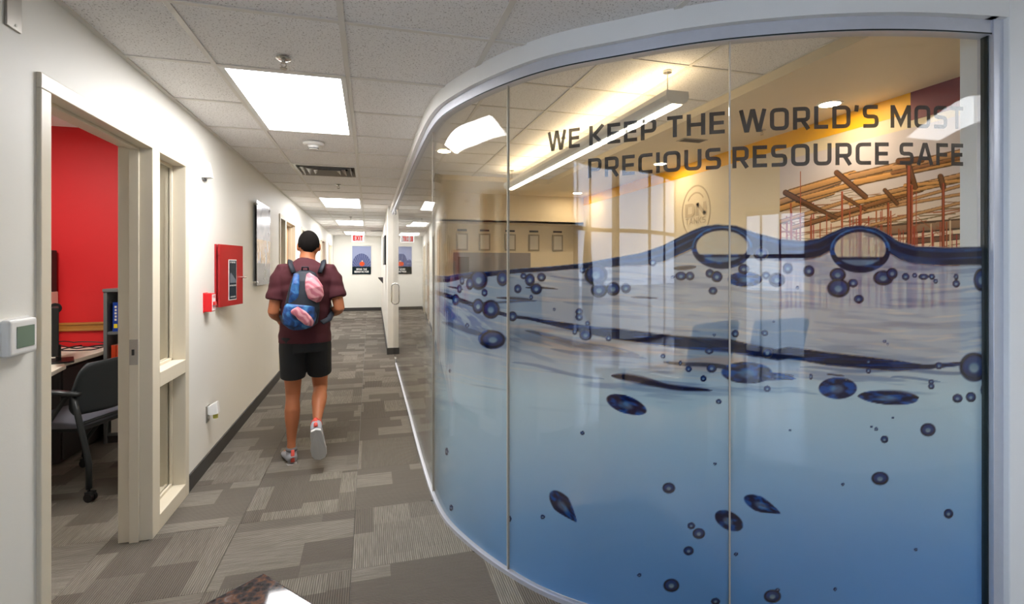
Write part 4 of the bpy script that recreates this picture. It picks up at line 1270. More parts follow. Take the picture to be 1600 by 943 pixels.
def backshell(thk, w0, w1, z0, z1, yb, m, name):
    nu, nv = 14, 14; vs = []; fs = []
    for s in (0, 1):
        for i in range(nu+1):
            for j in range(nv+1):
                u = -1+2*i/nu; v = j/nv
                w = w0+(w1-w0)*v
                e = max(0, (v-.80)/.2); w *= (1-.14*e*e); e = max(0, (.2-v)/.2); w *= (1-.16*e*e)
                y = yb-.10*v+.075*u*u - s*thk + .02*sin(v*pi)
                z = z0+(z1-z0)*(v-.04*u*u*(v > .5)*v)
                vs.append((u*w/2, y, z))
    K = (nu+1)*(nv+1); I = lambda s, i, j: s*K+i*(nv+1)+j
    for i in range(nu):
        for j in range(nv):
            fs.append((I(0,i,j), I(0,i,j+1), I(0,i+1,j+1), I(0,i+1,j))); fs.append((I(1,i,j), I(1,i+1,j), I(1,i+1,j+1), I(1,i,j+1)))
    for i in range(nu):
        for j in (0, nv): fs.append((I(0,i,j), I(0,i+1,j), I(1,i+1,j), I(1,i,j)))
    for j in range(nv):
        for i in (0, nu): fs.append((I(0,i,j), I(0,i,j+1), I(1,i,j+1), I(1,i,j)))
    return MB().add(vs, fs).build(name, m, ch, smooth=True)
backshell(.022, .48, .50, .50, .84, -.22, M['mesh'], 'backrest')
fsh = MB()
fsh.tube([(-.25, -.22, .86-.02), (-.255, -.17, .66), (-.245, -.10, .45)], .012, 8)
for s in (-1, 1):
    ar = MB().tube([(s*.262, -.24, .645), (s*.275, -.12, .655), (s*.275, .05, .655), (s*.27, .14, .645)], [.014, .018, .018, .012], 10, sx=1.5)
    ar.build('armrest', M['frameblk'], ch, smooth=True)
    rl = MB().tube([(s*.262, -.20, .66), (s*.262, -.235, .50), (s*.262, -.285, .30), (s*.262, -.30, .22), (s*.262, -.30, .075)], .0145, 10, sx=1.3)
    lg = rl.build('leg', M['frameblk'], ch, smooth=True)
    fl = MB().tube([(s*.262, -.16, .63), (s*.25, .0, .42), (s*.25, .18, .20), (s*.25, .20, .075)], .013, 10, sx=1.3)
    lf_ = fl.build('leg', M['frameblk'], ch, smooth=True)
    for (lx, ly, par) in ((s*.262, -.30, lg), (s*.25, .20, lf_)):
        cst = MB()
        for q in (-.012, .012):
            cst.cyl((0, 0), .027, -.009, .009, 18, M=Matrix.Translation((lx+q*1.1, ly-.01, .027)) @ Matrix.Rotation(pi/2, 4, 'Y'))
        cst.box((lx-.02, ly-.03, .035), (lx+.02, ly+.012, .06)); cst.cyl((lx, ly), .008, .05, .085, 10)
        cst.build('caster', M['black'], par, bevel=.001)
MB().tube([(-.262, -.235, .46), (.262, -.235, .46)], .011, 8).tube([(-.255, .08, .40), (.255, .08, .40)], .011, 8).box((-.2, -.18, .395), (.2, .2, .42)).build('seat_frame', M['frameblk'], ch)

# desk
dk = empty('desk', (-1.97, 4.4, 0), 'cream-topped office desk along the red wall, with dark pedestal', 'desk')
M['desktop'] = mat('cream_laminate', rgb(240, 233, 216), .4, var=.02)
ox, oy = -1.97, 4.4
poly = [(-2.06, 5.13), (-2.06, 4.74), (-2.08, 4.30), (-2.02, 4.22), (-1.93, 3.75), (-1.93, 3.2), (-2.7, 3.2), (-3.6, 3.2), (-3.6, 5.13)]
MB().prism([(x-ox, y-oy) for x, y in poly][::-1], .712, .742).build('desk_top', M['desktop'], dk, bevel=.003)
MB().box((-2.50-ox, 4.35-oy, .02), (-2.12-ox, 5.10-oy, .70)).build('pedestal', M['dark'], dk, bevel=.003)
for k in range(3): MB().box((-2.119-ox, 4.37-oy, .04+k*.22), (-2.108-ox, 5.08-oy, .245+k*.22)).build('drawer_front', M['dark'], dk, bevel=.002)
MB().box((-3.6-ox, 5.09-oy, .1), (-2.5-ox, 5.12-oy, .70)).build('modesty_panel', M['dark'], dk)
MB().box((-3.58-ox, 3.22-oy, .0), (-2.8-ox, 3.26-oy, .712)).build('end_panel', M['dark'], dk)
# overhead cabinet with a cream tack panel under it
oc = empty('overhead_cabinet', (-3.12, 4.95, 1.21), 'dark overhead storage cabinet over the desk at the left of the doorway view', 'cabinet')
MB().box((-.65, -.22, 0), (.60, .185, .345)).build('cabinet_body', M['dark'], oc, bevel=.006)
MB().box((-.64, -.235, .01), (.595, -.221, .335)).build('flip_door', mat('brown_grey_panel', rgb(84, 66, 62), .45), oc, bevel=.006)
tp = empty('tack_panel', (-3.12, 5.13, .742), 'cream upright panel standing on the desk under the overhead cabinet', 'panel')
MB().box((-.65, -.03, 0), (.60, .02, .468)).build('panel_board', M['desktop'], tp, bevel=.004)
MB().box((.585, -.20, .0), (.605, -.03, .468)).build('side_gable', M['desktop'], tp, bevel=.003)
# monitor seen edge on
mo = empty('monitor', (-2.15, 4.36, .742), 'black computer monitor seen edge-on at the front of the desk', 'monitor', rz=radians(26))
MB().box((-.020, -.27, .07), (.018, .27, .40)).build('screen_housing', M['black'], mo, bevel=.006)
MB().cyl((0, 0), .035, -.03, .03, 16, M=Matrix.Translation((0, -.05, .385)) @ Matrix.Rotation(pi/2, 4, 'X')).build('hinge_cap', M['black'], mo)
MB().box((.0, -.03, .0), (.03, .03, .12)).build('stand_neck', M['black'], mo, bevel=.003)
MB().box((-.08, -.12, 0), (.10, .12, .012)).build('stand_foot', M['black'], mo, bevel=.004)
cb = empty('cable', (-2.3, 4.85, .742), 'loop of black computer cable lying on the desk by the red wall', 'cable')
random.seed(2)
cp = []
for k in range(60):
    a = k/59*2*pi*2.2
    cp.append((.06+.16*cos(a)*(1-.2*k/59)+.02*sin(3*a), .05+.13*sin(a)+.05*cos(2*a), .006+.02*abs(sin(a*1.3))+.05*max(0, sin(a*.5))*(k < 30)))
MB().tube(cp, .0045, 6).build('cable_loop', M['black'], cb, smooth=True)
MB().tube([(-.02, -.40, .015), (.0, -.2, .02), (-.1, .05, .01), (.02, .14, .03)], .0045, 6).build('cable_run', M['black'], cb, smooth=True)
# bookcase
bk = empty('bookcase', (-2.05, 4.80, 0), 'open grey bookcase against the red wall beside the desk', 'bookcase')
bw, bd, bh = .78, .33, 1.24
for x in (0, bw-.025): MB().box((x, 0, 0), (x+.025, bd, bh-.025)).build('side_panel', M['grey'], bk, bevel=.002)
MB().box((-.004, -.006, bh-.025), (bw+.004, bd, bh)).build('top_panel', M['grey'], bk, bevel=.002)
MB().box((.025, bd-.012, .06), (bw-.025, bd, bh-.025)).build('back_panel', M['dark'], bk)
for z in (.08, .485, .895): MB().box((.025, .004, z-.022), (bw-.025, bd-.012, z)).build('shelf', M['grey'], bk, bevel=.0015)
MB().box((.025, .02, 0), (bw-.025, .035, .058)).build('toe_kick', M['dark'], bk)
M['bblue'] = mat('blue_book_cover', rgb(26, 62, 150), .35); M['bred'] = mat('orange_red_book', rgb(200, 64, 28), .4)
M['bwhite'] = mat('white_binder', rgb(214, 208, 196), .4); M['page'] = mat('book_pages', rgb(226, 218, 200), .8); M['byel'] = mat('yellow_print', rgb(232, 208, 30), .5)
M['borange'] = mat('orange_binder', rgb(236, 96, 40), .4); M['bgreen'] = mat('dark_green_book', rgb(30, 62, 48), .4)
def book(x, z, w, h, m, label, group=None, text=None, tcol='page', dep=.20):
    b_ = empty('book', (-2.05+x, 4.80+.02, z), label, 'book', group)
    cv = MB().box((0, 0, 0), (w, .003, h)).box((0, 0, 0), (.0025, dep, h)).box((w-.0025, 0, 0), (w, dep, h))
    cv.build('cover', m, b_, bevel=.0006)
    MB().box((.003, .004, .004), (w-.003, dep-.004, h-.004)).build('pages', M['page'], b_)
    if text:
        for q in range(5): MB().box((w*(.32+.05*(q % 2)), -.001, h*(.88-q*.11)-h*.07), (w*.68, 0, h*(.88-q*.11))).build('spine_mark', M[tcol], b_)
        MB().box((w*.2, -.001, h*.12), (w*.8, 0, h*.26)).build('spine_label', M['byel'], b_)
book(.055, .895, .042, .235, M['bblue'], 'thick blue book with a yellow patch on its spine, on the top shelf', 'books on the bookcase', 'BLUE BOOK'.replace('BLUE BOOK', 'DATA'))
book(.100, .895, .030, .225, M['bgreen'], 'dark green book right of the blue book on the bookcase', 'books on the bookcase')
book(.045, .485, .032, .30, M['bred'], 'tall orange-red book on the middle shelf of the bookcase', 'books on the bookcase')
book(.080, .485, .030, .30, M['bred'], 'second orange-red book on the middle shelf, beside the first', 'books on the bookcase')
book(.30, .895, .05, .26, M['bwhite'], 'white binder on the top shelf, seen through the sidelight', 'books on the bookcase')
book(.36, .895, .05, .26, M['borange'], 'orange binder on the top shelf, seen through the sidelight', 'books on the bookcase')
book(.42, .895, .045, .25, M['bgreen'], 'dark binder right of the orange binder on the bookcase', 'books on the bookcase')
for k in range(3):
    book(.045+k*.062, .08, .056, .30, M['bwhite'], ['leftmost of the white binders on the bottom shelf of the bookcase', 'middle one of the white binders on the bottom shelf of the bookcase', 'rightmost of the white binders on the bottom shelf of the bookcase'][k], 'white binders on the bottom shelf')
# ------------------------------------------------------------------ lobby behind the glass
M['up'] = emit('pendant_glow', (1.0, .74, .42), PENDANT_UP)
M['dn'] = emit('pendant_lens', (1.0, .90, .74), PENDANT_DN)
M['can'] = emit('downlight_glow', (1.0, .78, .50), DOWNL)
# linear pendant
y0p, y1p = 3.03, 7.1
pn = empty('pendant_light', (2.02, y0p, 2.58), 'long linear pendant light glowing warm under the lobby ceiling', 'pendant light', rz=math.atan2(.06, 3.6))
Lp = y1p-y0p
prof = [(-.085, .035), (-.09, .0), (-.075, -.035), (-.04, -.055), (.04, -.055), (.075, -.035), (.09, .0), (.085, .035)]
vs = [(x, y, z) for y in (0, Lp) for x, z in prof]; n = len(prof)
fs = [(i, (i+1) % n, n+(i+1) % n, n+i) for i in range(n) if i not in (3, 7)]+[tuple(range(n)), tuple(range(n, 2*n))[::-1]]
smooth_by_angle(MB().add(vs, fs).build('housing', M['white'], pn), .3)
for k in range(3):
    a = .02+k*(Lp-.02)/3; b_ = a+(Lp-.02)/3-.03
    MB().box((-.04, a, -.058), (.04, b_, -.052)).build('lens', M['dn'], pn)
MB().box((-.075, .01, .022), (.075, Lp-.01, .028)).build('uplight', M['up'], pn)
for yy in (.12, Lp/2, Lp-.12): MB().cyl((0, yy), .004, .03, LC+.03-2.58, 8).cyl((0, yy), .03, LC+.02-2.58, LC+.032-2.58, 16).build('stem', M['steel'], pn)
def downlight(x, y, z, label, r=.075, group='lobby downlights'):
    t = empty('downlight', (x, y, z), label, 'downlight', group)
    MB().ring((0, 0), r, r+.018, -.005, .0, 28).build('trim_ring', M['white'], t)
    MB().cyl((0, 0), r, -.003, -.001, 24).build('lamp_lens', M['can'], t)
zl = LC-.04
for px, py, lb in ((1330, 166, 'lobby downlight above the words about the world, nearest the right end of the glass'), (1053, 257, 'lobby downlight over the round wall emblem'), (916, 302, 'lobby downlight near the back of the yellow band')):
    d = (zl-CAMZ)*F_PX/(CY-py); q = at_depth(px, CY, d)
    downlight(min(q.x, 3.55), q.y, zl, lb)
for px, py, lb in ((694, 240, 'small round downlight at the left part of the lobby ceiling'),):
    d = (LC-CAMZ)*F_PX/(CY-py); q = at_depth(px, CY, d); downlight(max(q.x, .75), q.y, LC+.030, lb)
# sprinkler and air grille in the lobby ceiling
p = at_depth(1217, CY, (zl-CAMZ)*F_PX/(CY-205)); sprinkler(min(p.x, 3.6), p.y, zl, 'small sprinkler in the lobby ceiling between two downlights')
lg = empty('ceiling_vent', (3.2, 4.55, zl), 'dark slotted air grille in the lobby ceiling border', 'vent')
MB().box((-.14, -.07, -.006), (.14, .07, 0)).build('frame', M['vent'], lg)
for k in range(4): MB().box((-.12, -.052+k*.028, -.009), (.12, -.036+k*.028, -.005)).build('slat', M['dark'], lg)

# mural of timber falsework on red scaffold, printed wall covering
MX = ROOMX-.012
ymL, ymR = wallY(1219, MX), wallY(1514, MX)
def mural_paint(px, py):
    col = np.zeros(px.shape+(3,)); t = sst(250, 400, py)[..., None]
    col[:] = np.array([214, 206, 212.]); col = col*(1-t)+np.array([238, 216, 184.])*t
    rng = np.random.RandomState(5)
    def line(x0, y0, x1, y1, th, c, sh=0, edge=True):
        nonlocal col
        dx, dy = x1-x0, y1-y0; L2 = dx*dx+dy*dy; t = np.clip(((px-x0)*dx+(py-y0)*dy)/L2, 0, 1)
        dd = ((px-x0-t*dx)*dy-(py-y0-t*dy)*dx)/sqrt(L2); dist = np.hypot(px-x0-t*dx, py-y0-t*dy)
        th = th*(1.35 if th > 3 else 1.15)
        k = sst(th/2+.45, th/2-.35, dist)[..., None]
        c = np.array(c, float); cc = c*(1+sh*np.clip(dd/th*2, -1, 1))[..., None]
        if edge and th > 3: cc = cc*(1-.45*(np.abs(np.abs(dd)-th*.42) < th*.09))[..., None]
        col = col*(1-k)+np.clip(cc, 0, 255)*k
    # low clutter of distant framing
    for i in range(150):
        x = rng.uniform(1215, 1520); y = rng.uniform(300 if i % 2 else 330, 440); l = rng.uniform(20, 90); s = rng.uniform(-.25, .05)
        line(x, y, x+l, y+l*s, rng.uniform(.6, 1.8), [150+rng.uniform(-30, 30), 112, 84])
    line(1360, 362, 1530, 347, 13, [150, 118, 92], .1); line(1420, 378, 1530, 366, 7, [120, 86, 66])
    for i in range(46):
        x = rng.uniform(1216, 1520); y = rng.uniform(315, 352) if x < 1380 else rng.uniform(345, 372)
        line(x, y, x+rng.uniform(-1, 1), 480, rng.uniform(.8, 1.8), [168, 74+rng.uniform(-20, 20), 54])
    for i in range(60):
        x = rng.uniform(1214, 1500); y = rng.uniform(335, 460); l = rng.uniform(12, 34); s = rng.choice([-.9, .8, -.5, .5, 0])
        line(x, y, x+l, y+l*s, .9, [158, 92, 62])
    W_ = [214, 160, 96]; D_ = [150, 104, 66]; S_ = [196, 150, 104]
    for x0, y0, x1, y1, th, c in ((1218, 347, 1330, 312, 5, S_), (1240, 355, 1420, 305, 6, S_), (1260, 350, 1440, 296, 6, D_), (1300, 345, 1520, 285, 4, S_), (1330, 318, 1520, 277, 6, W_), (1350, 330, 1520, 300, 4, S_), (1360, 352, 1520, 312, 4, S_), (1390, 300, 1525, 268, 6, S_), (1415, 290, 1525, 280, 5, W_),
        (1218, 326, 1300, 300, 8, W_), (1218, 316, 1310, 283, 8, S_), (1245, 312, 1345, 285, 7, W_), (1236, 301, 1334, 272, 9, W_), (1310, 294, 1400, 270, 7, W_), (1330, 276, 1408, 257, 8, S_), (1340, 284, 1530, 244, 9, W_), (1400, 262, 1530, 232, 9, S_), (1395, 270, 1530, 240, 5, D_)):
        line(x0, y0, x1, y1, th, c, .18)
    for x0, y0, x1, y1, th in ((1228, 301, 1274, 326, 7), (1308, 270, 1352, 307, 7), (1250, 312, 1306, 340, 5), (1318, 307, 1352, 327, 4), (1383, 297, 1402, 318, 5), (1420, 258, 1430, 292, 7), (1470, 276, 1474, 292, 7), (1405, 252, 1440, 249, 8)):
        line(x0, y0, x1, y1, th, [120, 82, 54], .1)
    for x, y, th in ((1251, 268, 1), (1236, 318, 2), (1316, 300, 2.6), (1345, 322, 2.6), (1388, 318, 3), (1392, 330, 2), (1420, 262, 4.5), (1425, 290, 3), (1474, 288, 3.5), (1267, 340, 1.6), (1292, 335, 1.4), (1432, 300, 1.2), (1328, 330, 1.5)):
        line(x, y, x, 480, th, [172, 88, 60], .1)
    line(1485, 345, 1485, 470, 2, [226, 200, 160]); line(1455, 350, 1455, 470, 1.5, [226, 200, 160])
    return np.clip(col, 0, 255), np.ones(px.shape)
ys = np.linspace(ymL, ymR, 420); zs = np.linspace(.75, 2.452, 430)
Yg, Zg = np.meshgrid(ys, zs, indexing='ij'); Xg = np.full(Yg.shape, MX-.002)
dg = Xg*SN+Yg*CS; PXm = CX+F_PX*(Xg*CS-Yg*SN)/dg; PYm = CY-F_PX*(Zg-CAMZ)/dg
mc, ma_ = mural_paint(PXm, PYm)
mu = empty('mural', (MX, (ymL+ymR)/2, .75), 'large photo mural of timber beams on red scaffolding on the lobby wall', 'mural')
MB().box((0, -(ymL-ymR)/2, 0), (.010, (ymL-ymR)/2, 1.702)).build('backing', M['white'], mu)
M['mprint'] = attr_mat('mural_print', translucent=0, alpha=False)
grid_print('print', np.stack([Xg-MX-.002, Yg-(ymL+ymR)/2, Zg-.75], -1), mc, ma_, M['mprint'], mu, keep=True)
# round emblem with DN TANKS
M['greyvinyl'] = mat('grey_vinyl', rgb(196, 178, 150), .5)
eY = wallY(1087, ROOMX); em = empty('wall_emblem', (ROOMX, eY, 2.10), 'large pale round wall emblem reading DN TANKS', 'sign')
rg = MB()
def arc(r0, r1, a0, a1, n=48, x=-.004, zs=1.15):
    vs = []; 
    for k in range(n+1):
        a = radians(a0+(a1-a0)*k/n)
        for r in (r0, r1): vs += [(x, -r*cos(a), r*sin(a)*zs), (x+.003, -r*cos(a), r*sin(a)*zs)]
    fs = []
    for k in range(n):
        b0 = 4*k; c0 = 4*(k+1)
        fs += [(b0, b0+2, c0+2, c0), (b0+1, c0+1, c0+3, b0+3), (b0, c0, c0+1, b0+1), (b0+2, b0+3, c0+3, c0+2)]
    return vs, fs
v_, f_ = arc(.27, .288, 0, 360); MB().add(v_, f_).build('outer_ring', M['greyvinyl'], em)
v_, f_ = arc(.195, .212, 42, 140, 24); MB().add(v_, f_).build('inner_arc', M['greyvinyl'], em)
text_letters('DN', (-.005, .205, -.055), (0, -1, 0), (0, 0, 1), .16, 'letter', M['greyvinyl'], em, width=.41, hw=.12)
text_letters('TANKS', (-.005, .20, -.15), (0, -1, 0), (0, 0, 1), .075, 'letter', M['greyvinyl'], em, width=.40, hw=.09)
tg = empty('wall_lettering', (ROOMX, wallY(1110, ROOMX), 1.15), 'faint grey wall lettering under the round emblem, seen through the printed film', 'lettering')
yy = lambda px: wallY(px, ROOMX)-wallY(1110, ROOMX)
text_letters('INTEGRITY SHE', (-.004, yy(1010), .0), (0, -1, 0), (0, 0, 1), .075, 'letter', M['greyvinyl'], tg, width=abs(yy(1105)-yy(1010)))
# certificates on the back wall
M['plaque'] = mat('satin_plaque', rgb(150, 142, 126), .3, metal=.5, var=.1, vscale=9)
for k, (px, lb) in enumerate(((722, 'framed plaque on the far lobby wall, leftmost of the row'), (757, 'framed plaque on the far lobby wall, second from the left'), (797, 'framed plaque on the far lobby wall, middle of the row'), (834, 'framed plaque on the far lobby wall, fourth from the left'), (871, 'framed plaque on the far lobby wall, rightmost of the row'))):
    q = at_depth(px, CY, 9.7); X_c = 9.39*(tan(atan((px-CX)/F_PX)+YAW))
    pq = empty('wall_plaque', (X_c, 9.39, 1.72), lb, 'plaque', 'plaques on the far lobby wall')
    MB().box((-.11, -.02, 0), (.11, 0, .32)).build('frame', M['plaque'], pq, bevel=.004)
    MB().box((-.08, -.023, .03), (.08, -.019, .29)).build('certificate', M['bwhite'], pq)
    MB().box((-.09, -.012, .36), (.09, 0, .395)).build('name_strip', M['dark'], pq)
# grey counter front and a dark door at the back
rc = empty('lobby_counter', (2.2, 8.75, 0), 'grey service counter along the far lobby wall', 'counter')
MB().box((-1.1, -.2, 0), (.75, .12, 1.02)).build('body', M['grey'], rc, bevel=.003)
MB().box((-1.13, -.24, 1.02), (.78, .14, 1.06)).build('worktop', M['dark'], rc, bevel=.004)
gp = empty('notice_board', (2.05, 9.395, 1.02), 'grey panel on the far lobby wall with a brown frame at its left', 'board')
MB().box((-.55, -.02, 0), (.95, 0, .66)).build('board', mat('blue_grey_panel', rgb(142, 138, 142), .6), gp)
MB().box((-.46, -.035, 0), (-.26, -.02, .58)).build('brown_frame', M['brown'], gp)
# lobby chairs seen as silhouettes through the film
M['greyfab'] = mat('slate_upholstery', rgb(96, 100, 108), .8, bump=.2, bscale=400)
def lobby_chair(x, y, rz, label):
    t = empty('lounge_chair', (x, y, 0), label, 'chair', 'lobby chairs', rz=rz)
    MB().box((-.29, -.28, .36), (.29, .28, .46)).build('seat', M['greyfab'], t, bevel=.03, segs=3)
    Rb = Matrix.Translation((0, .27, .44)) @ Matrix.Rotation(radians(-12), 4, 'X')
    MB().box((-.29, -.04, -.04), (.29, .04, .58), Rb).build('backrest', M['greyfab'], t, bevel=.03, segs=3)
    for sx in (-1, 1):
        MB().tube([(sx*.31, .28, .62), (sx*.31, -.22, .62), (sx*.31, -.24, .0)], .014, 8).tube([(sx*.31, .28, .62), (sx*.31, .30, .0)], .014, 8).build('side_frame', M['steel'], t)
        for sy in (-.22, .24): MB().box((sx*.31-.012, sy-.012, .0), (sx*.31+.012, sy+.012, .38)).build('leg', M['steel'], t)
lobby_chair(2.30, 3.55, radians(205), 'slate lobby chair left of the tall glass joint, seen through the film')
lobby_chair(3.05, 3.65, radians(190), 'slate lobby chair beyond the tall glass joint, seen through the film')

# ------------------------------------------------------------------ foyer storefront behind the viewpoint (seen in reflections)
M['sfr'] = mat('storefront_bronze', rgb(120, 112, 104), .4, metal=.4)
ws = MB()
xs_ = [-1.1, -.55, 3.5, XR]
ws.box((-1.23, BACK-.12, 0), (-.75, BACK, 2.8)).box((1.2, BACK-.12, 0), (XR+.1, BACK, 2.8)).box((-.75, BACK-.12, 2.30), (1.2, BACK, 2.8))
struct(ws.build('wall_back', M['lobby_wall']))
wn_ = empty('window_1', (-.75, BACK-.06, 0), kind='structure')
nx = [0, .60, 1.20, 1.95]
for x in nx: MB().box((x-.03, -.05, 0), (x+.03, .05, 2.30)).build('mullion', M['sfr'], wn_, bevel=.003)
for a, b_ in zip(nx[:-1], nx[1:]):
    for z in (.0, 1.55 if b_-a < .9 else 2.02, 2.24):
        MB().box((a+.03, -.045, z), (b_-.03, .045, z+.06)).build('transom', M['sfr'], wn_, bevel=.002)
    MB().box((a+.03, -.004, .06), (b_-.03, .004, 2.24)).build('pane', M['pane'], wn_)
# tall glazing on the left side of the foyer
w2 = empty('window_2', (XL, BACK, 0), kind='structure')
LY = 1.15-BACK
ny = [0.03, .9, 1.8, 2.7, 3.5, 4.3, 5.2, LY-.03]
for y in ny: MB().box((-.05, y-.03, 0), (.05, y+.03, HF)).build('mullion', M['sfr'], w2, bevel=.003)
for a, b_ in zip(ny[:-1], ny[1:]):
    for z in (.0, 2.05, HF-.08): MB().box((-.045, a+.03, z), (.045, b_-.03, z+.07)).build('transom', M['sfr'], w2, bevel=.002)
    MB().box((-.004, a+.03, .06), (.004, b_-.03, HF-.08)).build('pane', M['pane'], w2)
struct(MB().box((XL-.1, BACK-.12, 0), (-1.23, BACK, HF)).build('wall_back_left', M['lobby_wall']))
M['shrub'] = mat('dark_conifer', rgb(38, 58, 40), .9, var=.4, vscale=9, bump=.8, bscale=30)
for k, (x, y) in enumerate(((-9.5, -4.0), (-9.5, -2.6), (-9.6, -1.1), (-9.4, .5))):
    sh0 = MB(); random.seed(k)
    sh0.lathe([(.05, 0), (.42, .25), (.5, .8), (.4, 1.6), (.22, 2.3), (.03, 2.75)], seg=18)
    sh0.v = [(vx_*(1+random.uniform(-.12, .12)), vy_*(1+random.uniform(-.12, .12)), vz_) for vx_, vy_, vz_ in sh0.v]
    cf = empty('conifer', (x, y, -.03), 'dark conical conifer outside the foyer windows, '+['nearest the back corner', 'second from the back corner', 'third from the back corner', 'nearest the office wall'][k], 'tree', 'conifers outside the foyer')
    sh0.build('foliage', M['shrub'], cf, smooth=True)
struct(MB().box((-30, -30, -.16), (XL-.1, 16, -.03)).build('ground_outside_left', mat('pale_concrete', rgb(176, 174, 170), .9, var=.08, vscale=2)))
struct(MB().box((XL-.1, -30, -.16), (16, BACK-.12, -.03)).build('ground_outside', mat('pale_paving', rgb(176, 172, 166), .9, var=.08, vscale=2)))
# ------------------------------------------------------------------ the walking man (seen from behind)
M['skin'] = mat('tan_skin', rgb(172, 106, 70), .5, var=.05, vscale=9, spec=.4)
M['skin'].node_tree.nodes['Principled BSDF'].inputs['Subsurface Weight'].default_value = .05
M['hair'] = mat('dark_hair', rgb(16, 12, 10), .95, spec=.15, var=.5, vscale=60, bump=1.0, bscale=160)
M['shirt'] = mat('maroon_shirt', rgb(66, 13, 24), .85, var=.10, vscale=6, bump=.2, bscale=300)
M['shorts'] = mat('black_shorts', rgb(17, 19, 21), .8, var=.1)
M['shoe'] = mat('light_grey_shoe', rgb(168, 168, 176), .6, bump=.2, bscale=400)
M['shoered'] = mat('coral_shoe_heel', rgb(226, 84, 70), .5)
M['sole'] = mat('white_sole', rgb(205, 205, 205), .6)
M['solegrey'] = mat('grey_sole', rgb(96, 96, 98), .7)
def loft(mb, pts, rad, seg=20, up=(0, 1, 0)):
    """pts centres; rad list of (rx, ry) where rx lies across (x) and ry along depth"""
    P = [Vector(p) for p in pts]; n = len(P); vs = []; fs = []
    for i, p in enumerate(P):
        t = (P[min(i+1, n-1)]-P[max(i-1, 0)]).normalized()
        f = Vector(up); f = (f-t*f.dot(t)).normalized(); a = t.cross(f).normalized()
        rx, ry = rad[i] if isinstance(rad[i], tuple) else (rad[i], rad[i])
        for k in range(seg):
            q = 2*pi*k/seg; vs.append(tuple(p+a*cos(q)*rx+f*sin(q)*ry))
    for i in range(n-1):
        for k in range(seg):
            l = (k+1) % seg; fs.append((i*seg+k, i*seg+l, (i+1)*seg+l, (i+1)*seg+k))
    fs.append(tuple(range(seg))[::-1]); fs.append(tuple((n-1)*seg+k for k in range(seg)))
    return mb.add(vs, fs)
def unify(mb, name, m, parent, voxel=.007, smooth=4):
    o = mb.build(name+'_raw', m)
    md = o.modifiers.new('r', 'REMESH'); md.mode = 'VOXEL'; md.voxel_size = voxel; md.use_smooth_shade = True
    s = o.modifiers.new('s', 'SMOOTH'); s.iterations = smooth; s.factor = .5
    dg = bpy.context.evaluated_depsgraph_get(); dg.update()
    me = bpy.data.meshes.new_from_object(o.evaluated_get(dg)); me.name = name
    bpy.data.objects.remove(o)
    r = bpy.data.objects.new(name, me); C.objects.link(r); r.parent = parent
    for p in me.polygons: p.use_smooth = True
    if not me.materials: me.materials.append(m)
    return r
PX0, PY0 = -.455, 4.02
man = empty('person', (PX0, PY0, 0), 'person walking away in a maroon t-shirt, black shorts and light running shoes', 'person', rz=radians(6))
# skeleton (local: +Y walking direction, z up)
Lhip, Rhip = (-.085, .01, .90), (.085, .02, .90)
Lkn, Rkn = (-.085, .05, .485), (.105, .115, .50)
Lan, Ran = (-.095, -.02, .085), (.075, -.24, .30)
Lsh, Rsh = (-.162, .0, 1.375), (.182, -.0, 1.375)
Lel, Rel = (-.212, -.03, 1.095), (.236, -.05, 1.11)
Lwr, Rwr = (-.185, .20, 1.02), (.185, .19, 1.045)
V3 = Vector
def lerp(a, b, t): return tuple(V3(a).lerp(V3(b), t))
body = MB()
# torso + neck
loft(body, [(0, .01, .84), (0, .01, .92), (0, .0, 1.02), (.002, -.005, 1.12), (.005, -.012, 1.24), (.008, -.012, 1.34), (.01, -.006, 1.40), (.012, .0, 1.435), (.014, .012, 1.47), (.018, .022, 1.52), (.02, .03, 1.56)],
     [(.145, .095), (.16, .105), (.142, .098), (.145, .10), (.165, .112), (.178, .108), (.15, .09), (.085, .07), (.056, .058), (.052, .056), (.05, .055)])
# head
hc = V3((.024, .045, 1.582))
body.ell(tuple(hc), (.072, .092, .10), 24, 18)
body.ell(tuple(hc+V3((0, .028, -.055))), (.054, .064, .060), 20, 14)
loft(body, [tuple(hc+V3((0, .088, .012))), tuple(hc+V3((0, .104, -.018))), tuple(hc+V3((0, .106, -.03)))], [(.009, .008), (.014, .012), (.015, .008)], 10, up=(0, 0, 1))
body.ell(tuple(hc+V3((0, .088, -.062))), (.024, .012, .009), 12, 8)
body.ell(tuple(hc+V3((0, .075, -.095))), (.022, .018, .016), 12, 8)
for s in (-1, 1):
    body.ell(tuple(hc+V3((s*.074, -.002, -.018))), (.011, .020, .031), 12, 8)
    body.ell(tuple(hc+V3((s*.030, .078, .022))), (.020, .012, .007), 10, 8)
